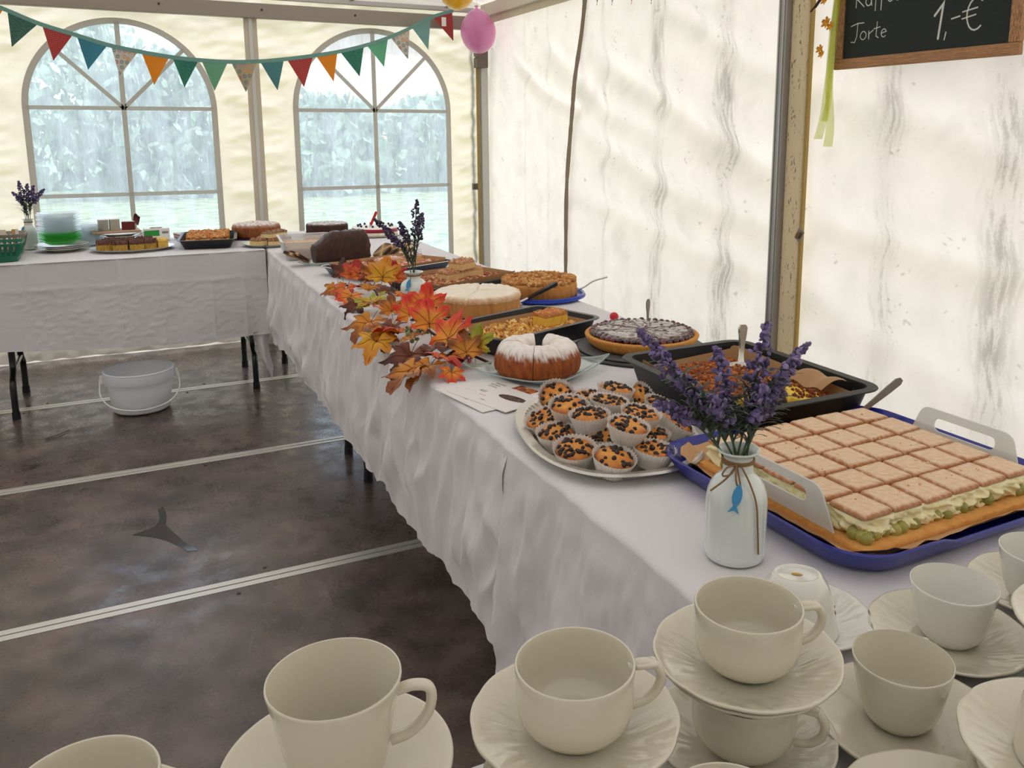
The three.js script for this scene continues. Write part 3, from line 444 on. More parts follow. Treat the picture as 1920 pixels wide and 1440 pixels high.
      pen([[x + 2.5 * s, y + 0.33 * s], [x + 2.9 * s, y + 0.4 * s], ...arc(x + 2.72 * s, y + 0.33 * s, 0.2 * s, 0.24 * s, 0.3, 5.5)], 6);
    };
    T(0.03, 0.052, 0.05);
    const K = (x, y, s) => { // Kaffee
      pen([[x, y], [x + 0.02 * s, y + 1.1 * s]], 6); pen([[x + 0.6 * s, y + 1.1 * s], [x + 0.05 * s, y + 0.5 * s], [x + 0.65 * s, y]], 6);
      pen([...arc(x + 1.0 * s, y + 0.26 * s, 0.22 * s, 0.26 * s, 0.5, 6.6), [x + 1.25 * s, y + 0.0]], 6);
      for (const d of [1.55, 2.0]) { pen([[x + (d + 0.3) * s, y + 1.1 * s], [x + d * s, y + 0.95 * s], [x + d * s, y - 0.35 * s]], 6); pen([[x + (d - 0.2) * s, y + 0.5 * s], [x + (d + 0.3) * s, y + 0.55 * s]], 6); }
      for (const d of [2.45, 3.0]) pen([[x + d * s, y + 0.3 * s], [x + (d + 0.4) * s, y + 0.36 * s], ...arc(x + (d + 0.22) * s, y + 0.3 * s, 0.2 * s, 0.25 * s, 0.3, 5.5)], 6);
    };
    K(0.045, 0.158, 0.052);
    const price = (x, y, s) => { pen([[x, y + 0.75 * s], [x + 0.35 * s, y + 1.15 * s], [x + 0.22 * s, y - 0.1 * s]], 13); pen([[x + 0.55 * s, y + 0.1 * s], [x + 0.5 * s, y - 0.16 * s]], 7); pen([[x + 0.75 * s, y + 0.55 * s], [x + 1.1 * s, y + 0.62 * s]], 8); pen(arc(x + 1.75 * s, y + 0.62 * s, 0.36 * s, 0.56 * s, 0.9, 5.4), 9); pen([[x + 1.2 * s, y + 0.74 * s], [x + 1.8 * s, y + 0.84 * s]], 7); pen([[x + 1.2 * s, y + 0.5 * s], [x + 1.75 * s, y + 0.6 * s]], 7); };
    price(0.352, 0.04, 0.078);
  });
  mesh('slate', rbox(0.6, 0.445, 0.008, 0.001, 0, 0.0325 + 0.2225, 0), mat(0x232a27, 0.85), cb);
  const face = new THREE.PlaneGeometry(0.6, 0.445).translate(0, 0.255, 0.0046); mesh('chalk_face', face, mat(0xffffff, 0.85, { map: slate }), cb);
  const grain = tex(512, 64, (u, v) => { const l = 1 + 0.25 * N2(u * 5, v * 22) + 0.15 * N2(u * 24, v * 60); return [168 * l, 122 * l, 80 * l]; }), fm = mat(0xffffff, 0.55, { map: grain });
  for (const [w, h, x, y] of [[bw, 0.033, 0, 0.0165], [bw, 0.033, 0, bh - 0.0165], [0.033, bh - 0.066, -bw / 2 + 0.0165, bh / 2], [0.033, bh - 0.066, bw / 2 - 0.0165, bh / 2]]) mesh('frame_rail', rbox(w, h, 0.02, 0.003, x, y, 0.002), fm, cb);
  mesh('hanging_cord', tube([[-0.2, bh - 0.01, -0.008], [0, bh + 0.09, -0.03], [0.2, bh - 0.01, -0.008]], 0.003, 20, 6), M.twine, cb);
  cb.rotation.set(0, -Math.PI / 2, 0);

  // tulle ribbon and twig beside the board
  const rb = thing('ribbon_decoration', 'yellow green tulle ribbon with small orange leaves beside the chalkboard', 'ribbon', [2.12, 0, -2.17]);
  const tulle = mat(0xd4dc26, 0.9, { transmission: 0.5, transparent: true, opacity: 0.6 });
  const band = (pts, w) => { const c = new THREE.CatmullRomCurve3(pts.map((p) => V(...p))); return gridSurf(4, 40, (u, v) => { const p = c.getPoint(v); return [p.x + 0.006 * Math.sin(u * 6 + v * 9), p.y, p.z + (u - 0.5) * w * (0.6 + 0.4 * v)]; }); };
  mesh('ribbon_tail', band([[0, 1.86, 0.0], [-0.01, 1.68, 0], [0, 1.55, -0.008], [0, 1.42, -0.03], [0.005, 1.3, -0.062]], 0.04), tulle, rb);
  mesh('ribbon_tail', band([[0, 1.86, 0.005], [-0.02, 1.66, 0.005], [-0.01, 1.5, 0], [0, 1.38, -0.005], [0.002, 1.275, -0.012]], 0.042), tulle, rb);
  mesh('ribbon_tail', band([[0.01, 1.86, -0.005], [0, 1.7, -0.004], [0.01, 1.52, -0.02], [0.005, 1.36, -0.036]], 0.03), tulle, rb);
  mesh('twig', merge([tube([[0, 1.9, 0.04], [-0.02, 1.78, -0.03], [-0.01, 1.735, -0.09]], 0.005, 16, 6), tube([[-0.015, 1.77, -0.04], [-0.02, 1.79, -0.1]], 0.003, 8, 6), tube([[-0.012, 1.745, -0.075], [-0.02, 1.72, -0.1]], 0.003, 8, 6)]), mat(0x4a2f1e, 0.9), rb);
  for (const [y, z, s] of [[1.673, -0.006, 1], [1.66, 0.012, 0.8], [1.591, -0.03, 0.8], [1.575, -0.022, 0.7], [1.745, -0.02, 0.8]]) { const m = mesh('leaf', leafShape(0.03 * s, 'x'), vmat(0.7), rb); paint(m.geometry, (x, yy, zz) => mixC(C(0xe8a313), C(0xb5701a), Math.hypot(x, zz) / 0.03)); m.position.set(-0.03, y, z); m.rotation.set(0.4, 0, 1.3); }
}

// ---------- things on the far table ----------
const Y = TOP + 0.0025;
function basket(label, pos, w, h, d, color) {
  const b = thing('plastic_basket', label, 'basket', pos), m = mat(color, 0.4, { transmission: 0.12 }), dk = mat(color, 0.45);
  mesh('base', loft([rrect(w * 0.86, d * 0.86, 0.02, 0), rrect(w * 0.88, d * 0.88, 0.022, h * 0.3), rrect(w * 0.86, d * 0.86, 0.02, h * 0.3), rrect(w * 0.84, d * 0.84, 0.02, 0.004)], { start: true, end: true }), m, b);
  mesh('rim', loft([rrect(w * 0.97, d * 0.97, 0.03, h * 0.84), rrect(w, d, 0.032, h * 0.86), rrect(w * 1.03, d * 1.06, 0.035, h), rrect(w * 0.99, d * 0.99, 0.03, h), rrect(w * 0.96, d * 0.96, 0.03, h * 0.84)], {}), dk, b);
  const n = 11; for (let i = 0; i <= n; i++) for (const s of [-1, 1]) { const x = (i / n - 0.5) * 0.84; mesh('slat', rod([x * w, h * 0.28, s * d * 0.435], [x * w * 1.1, h * 0.86, s * d * 0.485], 0.0045, 0.0045, 5), m, b); }
  for (let i = 0; i <= 5; i++) for (const s of [-1, 1]) { const z = (i / 5 - 0.5) * 0.8; mesh('slat', rod([s * w * 0.435, h * 0.28, z * d], [s * w * 0.485, h * 0.86, z * d * 1.1], 0.0045, 0.0045, 5), m, b); }
}
basket('dark green slotted plastic basket at the left end of the far table', [-0.575, Y, -4.57], 0.27, 0.082, 0.19, 0x0f6b50);
basket('grey slotted plastic basket behind the green one', [-0.58, Y, -4.79], 0.27, 0.1, 0.17, 0x9a948a);
{
  const R = rng(61), cutM = [mat(0xe9d8b8, 0.6), mat(0xd9a56a, 0.6), mat(0xf3efe6, 0.6)];
  for (let i = 0; i < 9; i++) { const s = solo('wooden_fork', loft([0, 1, 2, 3, 4].map((k) => rrect(k > 2 ? 0.016 : 0.01, 0.003, 0.001, k * 0.026, 2)), { start: true, end: true }), cutM[i % 3], 'wooden fork standing in the grey basket', 'fork', [-0.67 + i * 0.024, Y + 0.012, -4.81 + R() * 0.04], R() * 0.6, 'wooden forks in the grey basket'); s.rotation.set((R() - 0.5) * 0.2, R(), (R() - 0.5) * 0.2); }
}
// bottle vase with twine, tag
function bottle(label, pos, R, H, big) {
  const v = thing('bottle_vase', label, 'vase', pos), k = R / 0.042, hh = H / 0.157;
  const p = [[0, 0.002], [0.036, 0], [0.0405, 0.004], [0.042, 0.012], [0.042, 0.085], [0.0405, 0.096], [0.036, 0.108], [0.029, 0.117], [0.022, 0.122], [0.0205, 0.127], [0.0202, 0.146], [0.0215, 0.15], [0.0285, 0.1545], [0.029, 0.157], [0.0265, 0.157], [0.0185, 0.15], [0.0175, 0.13], [0.0185, 0.12], [0, 0.11]].map(([r, y]) => [r * k, y * hh]);
  mesh('body', move(lathe(p, 112), (x, y, z) => { const a = Math.atan2(z, x), r = Math.hypot(x, z), f = smooth(0.005 * hh, 0.02 * hh, y) * smooth(0.112 * hh, 0.09 * hh, y) * (r > 0.03 * k ? 1 : 0), q = 1 - 0.035 * f * Math.pow(Math.abs(Math.sin(a * 7)), 6); return [x * q, y, z * q]; }), M.vase, v);
  const ny = 0.142 * hh, nr = 0.0215 * k, tw = [];
  for (let i = 0; i < 3; i++) tw.push(new THREE.TorusGeometry(nr, 0.0013 * k, 6, 40).rotateX(Math.PI / 2 + 0.06 * (i - 1)).translate(0, ny - 0.003 + i * 0.0026, 0));
  const bx = -nr * 0.72, bz = nr * 0.75;
  if (big) {
    for (const [dx, dy, dz] of [[-0.03, -0.006, 0.008], [-0.008, -0.022, 0.012]]) tw.push(tube([[bx, ny, bz], [bx + dx * 0.6 - 0.006, ny + dy * 0.3 + 0.004, bz + dz], [bx + dx, ny + dy, bz + dz], [bx + dx * 0.7 + 0.004, ny + dy * 1.3, bz + dz], [bx, ny, bz]], 0.0013, 24, 6));
    tw.push(tube([[bx, ny, bz], [bx - 0.02, ny - 0.012, bz + 0.006], [bx - 0.045, ny - 0.026, bz + 0.004]], 0.0013, 16, 6));
    tw.push(tube([[bx + 0.004, ny, bz + 0.004], [bx + 0.008, ny - 0.02, bz + 0.018], [-0.003, ny - 0.045, 0.0435], [0.001, 0.06, 0.0445], [0.004, 0.022, 0.0445]], 0.0013, 30, 6));
  } else tw.push(tube([[bx, ny, bz], [bx - 0.004 * k, ny - 0.02, bz + 0.012 * k], [bx - 0.006 * k, ny - 0.034, bz + 0.018 * k]], 0.0012 * k, 12, 5));
  mesh('twine', merge(tw), M.twine, v);
  const fs = new THREE.Shape(); fs.moveTo(0, 0.018); fs.quadraticCurveTo(0.0085, 0.008, 0.0045, -0.006); fs.lineTo(0.0015, -0.011); fs.lineTo(0.007, -0.02); fs.lineTo(0, -0.016); fs.lineTo(-0.007, -0.02); fs.lineTo(-0.0015, -0.011); fs.lineTo(-0.0045, -0.006); fs.quadraticCurveTo(-0.0085, 0.008, 0, 0.018);
  const f = mesh('fish_tag', new THREE.ExtrudeGeometry(fs, { depth: 0.0025, bevelEnabled: true, bevelSize: 0.0006, bevelThickness: 0.0006, bevelSegments: 1 }), mat(0x3f8fc0, 0.5), v);
  f.scale.setScalar(k); f.position.set(-0.028 * k, 0.105 * hh, 0.034 * k); f.rotation.set(-0.25, -0.5, -0.35);
  return v;
}
// artificial lavender: stem, narrow leaves, whorls of small petals
const petalG = move(new THREE.IcosahedronGeometry(1, 0), (x, y, z) => [x, y * 0.45, z]);
function lavender(label, group, base, ctrl, tip, seed, { dense = 46, head = 0.42, s = 0.0052, colors = [0x5b4a86, 0x7a68a8, 0x47386a, 0x8d7cb8, 0x6a568f], leafN = 26, leafL = 0.05 } = {}) {
  const R = rng(seed), g = thing('lavender_sprig', label, 'lavender', base, 0, group), rel = (p) => V(p[0] - base[0], p[1] - base[1], p[2] - base[2]);
  const cv = new THREE.QuadraticBezierCurve3(V(0, 0, 0), rel(ctrl), rel(tip));
  mesh('stem', new THREE.TubeGeometry(cv, 24, s * 0.25, 6), mat(0x4c5a3e, 0.8), g);
  const fl = crumbs(dense * 4, seed + 1, (r, k, i) => { const t = lerp(1 - head, 0.995, Math.floor(i / 4) / dense), p = cv.getPoint(t), w = s * 2.1 * (1 - 0.75 * smooth(1 - head * 0.45, 1, t)); return [p.x + (r() - 0.5) * 2 * w, p.y + (r() - 0.5) * w, p.z + (r() - 0.5) * 2 * w]; }, [s * 0.55, s * 1.0], colors, [petalG]);
  stuff(mesh('florets', fl, vmat(0.8, { transmission: 0.15 }), g));
  const lv = []; for (let i = 0; i < leafN; i++) { const t = 0.22 + R() * (0.84 - head), p = cv.getPoint(t), a = R() * 6.28, L = leafL * (0.6 + R() * 0.7), w = s * 0.42, d = V(Math.cos(a), 0, Math.sin(a)), nrm = V(-d.z, 0, d.x); lv.push(gridSurf(2, 7, (u, v) => { const o = L * v, q = p.clone().addScaledVector(d, o * (0.3 + 0.4 * v)).addScaledVector(V(0, 1, 0), o * (1.0 - 0.55 * v)).addScaledVector(nrm, (u - 0.5) * w * 2 * Math.sin(Math.min(1, v * 1.2 + 0.25) * Math.PI * 0.86)); return [q.x, q.y + 0.001 * Math.abs(u - 0.5), q.z]; })); }
  stuff(mesh('leaves', merge(lv), mat(0x536150, 0.7, { transmission: 0.2 }), g));
}
bottle('small white bottle vase behind the baskets on the far table', [-0.442, Y, -4.93], 0.037, 0.15, false);
[[-0.468, 1.085, -4.977], [-0.43, 1.072, -4.951], [-0.355, 1.045, -4.911], [-0.502, 1.03, -4.984], [-0.405, 1.06, -4.94]].forEach((t, i) => lavender('purple lavender sprig in the small bottle vase behind the baskets', 'lavender in the far bottle vase', [-0.442 + (i - 2) * 0.004, Y + 0.115, -4.93], [-0.442 + (i - 2) * 0.006, 0.97, -4.93], t, 300 + i, { s: 0.006, dense: 26, leafL: 0.05, colors: [0x4d4470, 0x6a5c92, 0x3a3152, 0x7a6da4] }));
// plates
const scallop = (pts, R, n, amp, seg = 72) => move(lathe(pts, seg), (x, y, z) => { const a = Math.atan2(z, x), r = Math.hypot(x, z), k = 1 + amp * Math.cos(a * n) * smooth(0.6 * R, R, r); return [x * k, y + amp * R * 0.35 * Math.cos(a * n) * smooth(0.75 * R, R, r), z * k]; });
{
  const cg = scallop([[0, 0.002], [0.05, 0.001], [0.057, 0.004], [0.075, 0.015], [0.092, 0.021], [0.094, 0.0225]], 0.094, 20, 0.02), clear = mat(0xf3f7f8, 0.3, { transmission: 0.74 }), green = mat(0x86e88c, 0.35, { transmission: 0.6 });
  const wp = lathe([[0, 0.003], [0.06, 0.003], [0.062, 0], [0.066, 0], [0.07, 0.004], [0.1, 0.013], [0.118, 0.017], [0.119, 0.019], [0.117, 0.0195], [0.098, 0.0155], [0.068, 0.0065], [0, 0.0055]], 56);
  for (let i = 0; i < 3; i++) solo('ceramic_plate', wp, M.porcelainWhite, 'white ceramic plate under the tall stack of glass plates', 'plate', [-0.3, Y + i * 0.0075, -4.8], 0, 'white plates under the glass plates');
  for (let i = 0; i < 18; i++) { const gr = i < 6; solo('glass_plate', cg, gr ? green : clear, gr ? 'green glass plate low in the tall plate stack' : 'clear scalloped glass plate high in the tall plate stack', 'plate', [-0.304 + 0.003 * Math.sin(i * 2.3), Y + 0.032 + i * 0.0079, -4.8], i * 0.13, gr ? 'green glass plates in the tall stack' : 'clear glass plates in the tall stack'); }
  for (let i = 0; i < 12; i++) solo('glass_plate', cg, clear, 'clear glass plate in the lower stack behind the tall one', 'plate', [-0.205, Y + i * 0.0082, -4.98], i * 0.2, 'glass plates in the lower stack');
  for (let i = 0; i < 4; i++) solo('ceramic_plate', wp, mat(0xe9e2cf, 0.2, { clearcoat: 0.5 }), 'cream ceramic plate in the stack carrying small boxes', 'plate', [-0.045, Y + i * 0.0125, -5.0], 0, 'cream plates under the small boxes');
  const board = solo('serving_tray', rbox(0.23, 0.012, 0.15, 0.004, 0, 0.006, 0), mat(0xb99a7c, 0.6), 'beige flat tray on top of the cream plate stack', 'tray', [-0.065, Y + 0.0585, -4.99], 0.1);
  const carton = (name, label, pos, w, h, d, c1, c2, turn) => { const b = thing(name, label, 'box', pos, turn); mesh('body', rbox(w, h, d, 0.002, 0, h / 2, 0), mat(c1, 0.6), b); mesh('flap', rbox(w * 1.01, 0.003, d * 1.01, 0.001, 0, h + 0.001, 0), mat(c2, 0.6), b); return b; };
  carton('tea_box', 'grey white small carton on the plate stack, left of two', [-0.118, Y + 0.0708, -4.98], 0.046, 0.056, 0.06, 0xa9a39a, 0xf2f2f2, 0.1);
  carton('tea_box', 'grey white small carton on the plate stack, right of two', [-0.066, Y + 0.0708, -4.985], 0.046, 0.056, 0.06, 0xb5afa6, 0xf4f4f4, 0.1);
  const rb = carton('sweets_box', 'dark red opened carton on the plate stack', [0.0, Y + 0.0708, -4.98], 0.062, 0.042, 0.05, 0x6d211d, 0xf0eeea, -0.1);
  mesh('torn_flap', gridSurf(4, 6, (u, v) => [0.018 + u * 0.03 + v * 0.012, 0.03 + v * 0.045 + 0.01 * Math.sin(u * 5), 0.026 - 0.02 * Math.sin(v * 3)]), mat(0x5a2320, 0.6), rb);
  const wc = thing('paper_carton', 'white carton with a green band beside the plate stack', 'box', [0.13, Y, -5.03], 0.05);
  mesh('body', rbox(0.125, 0.066, 0.07, 0.002, 0, 0.033, 0), M.white, wc); mesh('green_band', rbox(0.072, 0.03, 0.002, 0.0005, -0.024, 0.042, 0.0352), mat(0x2c9a3c, 0.5), wc); mesh('print_mark', rbox(0.03, 0.012, 0.002, 0.0005, 0.04, 0.044, 0.0352), mat(0x8a8f86, 0.6), wc); mesh('opening', new THREE.TorusGeometry(0.022, 0.0025, 6, 24).scale(1.3, 1, 1).rotateX(Math.PI / 2).translate(0, 0.0665, 0), mat(0x8a6a58, 0.7), wc);
  for (let i = 0; i < 5; i++) solo('paper_napkin', rbox(0.13, 0.006, 0.11, 0.003), mat(i % 2 ? 0xa07070 : 0xd9c6c0, 0.9), 'folded dusty pink napkin in the pile beside the white carton', 'napkin', [0.29, Y + 0.0035 + i * 0.0065, -5.03], 0.2 + i * 0.03, 'folded napkins behind the black tin');
}
// generic oval foil platter
function platter(label, pos, a, b, turn, m = M.foil, name = 'foil_platter') {
  const ring = (k, y, w = 0) => Array.from({ length: 72 }, (_, i) => { const t = i / 72 * Math.PI * 2, q = 1 + w * Math.cos(t * 24); return [Math.cos(t) * a * k * q, y, Math.sin(t) * b * k * q]; });
  return solo(name, loft([ring(0.8, 0), ring(0.86, 0.004), ring(0.98, 0.012, 0.008), ring(1.0, 0.013, 0.01), ring(1.0, 0.0145, 0.01), ring(0.97, 0.0135, 0.008), ring(0.85, 0.006), ring(0.8, 0.0025)], { start: true, end: true, crease: 0.5 }), m, label, 'platter', pos, turn);
}
const tone = (...h) => { const cs = h.map(C); return (k) => { k = clamp(k) * (cs.length - 1); const i = Math.min(cs.length - 2, Math.floor(k)); return mixC(cs[i], cs[i + 1], k - i); }; };
const speckle = (ramp, f = 120, s = 0) => (x, y, z) => ramp(0.5 + 0.38 * N3(x * f, y * f + s, z * f) + 0.22 * N3(x * f * 0.3, y * f * 0.3, z * f * 0.3 + s));
// cut piece of cake: filling block with a browned lumpy top
function piece(name, label, pos, w, h, d, turn, crumb, topC, lump = 0.006, group) {
  const g = thing(name, label, 'cake', pos, turn, group), nx = 14, nz = 14, sd = pos[0] * 91 + pos[2] * 37;
  mesh('crumb', paint(slab(w, d, h * 0.72, nx, nz, () => 0, 0.004), speckle(tone(...crumb), 160, sd)), M.food, g);
  mesh('topping', paint(move(slab(w * 1.01, d * 1.01, h * 0.3, nx, nz, (x, z) => lump * N2(x * 60 + sd, z * 60) + lump * 0.6 * N2(x * 150, z * 150 + sd), 0.006), (x, y, z) => [x, y + h * 0.7, z]), speckle(tone(...topC), 200, sd)), M.moist, g);
  return g;
}
platter('silver foil platter with chocolate topped cake squares', [0.01, Y, -4.68], 0.19, 0.15, 0);
{
  const cr = [0x8a6424, 0xc09a40, 0x5a3a1c], tp = [0x2a150f, 0x5b3021, 0x8a5a44];
  [[-0.115, -4.66, 0.1], [-0.045, -4.63, 0], [0.025, -4.625, 0.1], [0.085, -4.64, -0.1], [-0.09, -4.74, 0.2], [-0.01, -4.73, 0], [0.065, -4.735, 0.3]].forEach(([x, z, r], i) => piece('cake_square', ['leftmost front', 'second front', 'third front', 'rightmost front', 'left rear', 'middle rear', 'right rear'][i] + ' chocolate topped cake square on the silver platter', [x, Y + 0.007, z], 0.064, 0.042, 0.074, r, cr, tp, 0.012, 'chocolate cake squares on the platter'));
  piece('cake_square', 'pale yellow cake piece at the right end of the chocolate cake platter', [0.135, Y + 0.007, -4.67], 0.05, 0.042, 0.06, 0.4, [0xd9a23c, 0xf0cf6a], [0xe8b03a, 0xf6d774, 0xc98a2c], 0.008);
}
// black tin with crumble sheet cake
function tin(name, label, pos, w, d, h, turn, m, o) { const t = solo(name, tray(w, d, h, o), m, label, 'baking tin', pos, turn); return t; }
tin('baking_tin', 'black rectangular baking tin at the right of the far table', [0.365, Y, -4.735], 0.255, 0.4, 0.045, -0.12, M.black, { rim: 0.012 });
{
  const c = thing('sheet_cake', 'golden crumble sheet cake in the small black tin', 'cake', [0.365, Y + 0.004, -4.735], -0.12);
  mesh('base', paint(slab(0.2, 0.335, 0.042, 30, 40, (x, z) => 0.004 * N2(x * 40, z * 40)), speckle(tone(0xc98a48, 0xe0b070, 0xb36f30))), M.food, c);
  const R = rng(3); stuff(mesh('crumble', crumbs(900, 5, (r) => [(r() - 0.5) * 0.195, 0.044 + r() * 0.008, (r() - 0.5) * 0.33], [0.004, 0.009], [0xc07a3a, 0xd99a58, 0xa86430, 0xe3b27a]), M.food, c));
}
// round cakes
function roundCake(name, label, pos, R, h, side, top, { lump = 0.002, dome = 0.004, rTop = 0.012, sugar = 0, crust } = {}) {
  const g = thing(name, label, 'cake', pos), pts = [[0.0001, 0], [R * 0.97, 0], [R, 0.004], [R, h - rTop], [R - rTop * 0.3, h - rTop * 0.3], [R - rTop, h]];
  for (let i = 1; i <= 14; i++) pts.push([Math.max(0.0001, (R - rTop) * (1 - i / 14)), h + dome * (i / 14)]);
  const sd = pos[0] * 50, geo = move(lathe(pts, 90), (x, y, z) => { const n = N3(x * 45 + sd, y * 45, z * 45), t = smooth(h * 0.5, h, y); return [x * (1 + 0.006 * n), y + lump * t * (n + 0.6 * N3(x * 110, sd, z * 110)), z * (1 + 0.006 * n)]; });
  const rs = speckle(tone(...side), 140, sd), rt = speckle(tone(...top), 90, sd), cr = crust && C(crust);
  mesh('cake', paint(geo, (x, y, z) => { const r = Math.hypot(x, z); if (y < h - rTop * 0.9 - 0.001) return rs(x, y, z); const k = rt(x, y, z); if (sugar) return mixC(k, C(0xf2eee8), clamp(sugar * smooth(R, R * 0.86, r) * (0.75 + 0.7 * N3(x * 60, 1, z * 60)))); return cr ? mixC(k, cr, smooth(R * 0.965, R, r)) : k; }), M.food, g);
  return g;
}
const discG = (R) => lathe([[0, 0], [R * 0.9, 0], [R, 0.004], [R * 1.005, 0.007], [R * 0.995, 0.0075], [R * 0.93, 0.005], [0, 0.0045]], 64);
solo('cake_plate', discG(0.15), mat(0x5a2a63, 0.35), 'purple plate under the sugar dusted cake', 'plate', [0.63, Y, -4.94]);
roundCake('round_cake', 'brown round cake dusted with icing sugar on a purple plate', [0.63, Y + 0.0065, -4.94], 0.128, 0.07, [0x7a3f1c, 0x9a5728, 0x5f2d14], [0x8a4a22, 0xa86434], { sugar: 0.9, dome: 0.014, rTop: 0.02 });
platter('silver foil platter of mixed cake slices beside the black tin', [0.645, Y, -4.55], 0.14, 0.12, 0);
[[0.585, -4.54, 0.3], [0.66, -4.5, -0.2], [0.705, -4.56, 0.5], [0.63, -4.6, 0.1]].forEach(([x, z, r], i) => piece('cake_slice', ['left', 'front', 'right', 'rear'][i] + ' fruit cake slice lying on the mixed slice platter', [x, Y + 0.006, z], 0.062, 0.032, 0.07, r, [0xd9b26a, 0xf0dca8], [0xe6c48a, 0x6b2a2c, 0xd9a35c], 0.006, 'slices on the mixed platter'));
[[0.64, -4.54, 0.8], [0.7, -4.6, 0.2]].forEach(([x, z, r], i) => piece('cake_slice', ['left', 'right'][i] + ' upper fruit cake slice on top of the mixed slices', [x, Y + 0.041, z], 0.06, 0.028, 0.06, r, [0xe3c27e, 0xf2e0b0], [0xdcb070, 0x55211f, 0xecd09a], 0.007, 'upper slices on the mixed platter'));
{
  const t = platter('low silver tray of pink crumble cake behind the clear box', [0.9, Y, -4.53], 0.11, 0.09, 0), c = thing('sheet_cake', 'pinkish crumble cake behind the clear plastic box', 'cake', [0.9, Y + 0.003, -4.53]);
  mesh('base', paint(slab(0.16, 0.12, 0.025, 20, 16, (x, z) => 0.003 * N2(x * 60, z * 60)), speckle(tone(0xb98a78, 0xd8b09a))), M.food, c);
  stuff(mesh('crumble', crumbs(260, 15, (r) => [(r() - 0.5) * 0.15, 0.026 + r() * 0.005, (r() - 0.5) * 0.11], [0.004, 0.008], [0xcfa08a, 0xa86a60, 0xe6cab4]), M.food, c));
}
solo('cake_plate', discG(0.135), mat(0xb4206e, 0.35), 'magenta plate under the dark chocolate cake', 'plate', [1.0, Y, -4.86]);
roundCake('round_cake', 'dark chocolate round cake with icing sugar on a magenta plate', [1.0, Y + 0.0065, -4.86], 0.115, 0.062, [0x2b140f, 0x44221a, 0x1d0d0a], [0x2b140f, 0x4a2a20], { sugar: 0.85, dome: 0.008 });
{
  solo('cake_plate', discG(0.145), M.porcelainWhite, 'white plate under the red and white torte', 'plate', [1.24, Y, -4.73]);
  const g = thing('torte', 'white torte with red rim and dark berries behind the lavender', 'cake', [1.24, Y + 0.0065, -4.73]);
  mesh('lower_layer', paint(lathe([[0, 0], [0.124, 0], [0.126, 0.003], [0.126, 0.018], [0, 0.02]], 64), speckle(tone(0xe8d6c0, 0xf4ead8))), M.food, g);
  mesh('red_layer', lathe([[0.1, 0.019], [0.127, 0.02], [0.127, 0.036], [0.12, 0.039], [0.1, 0.039]], 64), mat(0xa30f35, 0.3), g);
  mesh('cream', paint(move(lathe([[0.127, 0.033], [0.124, 0.04], [0.115, 0.043], [0.06, 0.045], [0.0001, 0.045]], 64), (x, y, z) => [x, y + 0.0012 * N2(x * 60, z * 60), z]), speckle(tone(0xf3efe8, 0xfffaf2))), M.food, g);
  const R = rng(9); for (let i = 0; i < 16; i++) { const a = i / 16 * 6.28, b = mesh('berry', new THREE.IcosahedronGeometry(0.007, 1), mat(0x2a1c3c, 0.35), g); b.position.set(Math.cos(a) * 0.095, 0.05, Math.sin(a) * 0.095); }
  const k = thing('cake_knife', 'red handled knife stuck into the white torte', 'knife', [1.2, Y + 0.05, -4.69]); k.rotation.set(0.3, 0, -0.35);
  mesh('handle', rbox(0.014, 0.085, 0.012, 0.004, 0, 0.055, 0), mat(0xc01822, 0.4), k); mesh('blade', rbox(0.012, 0.05, 0.0015, 0.0005, 0, -0.01, 0), M.chrome, k);
}

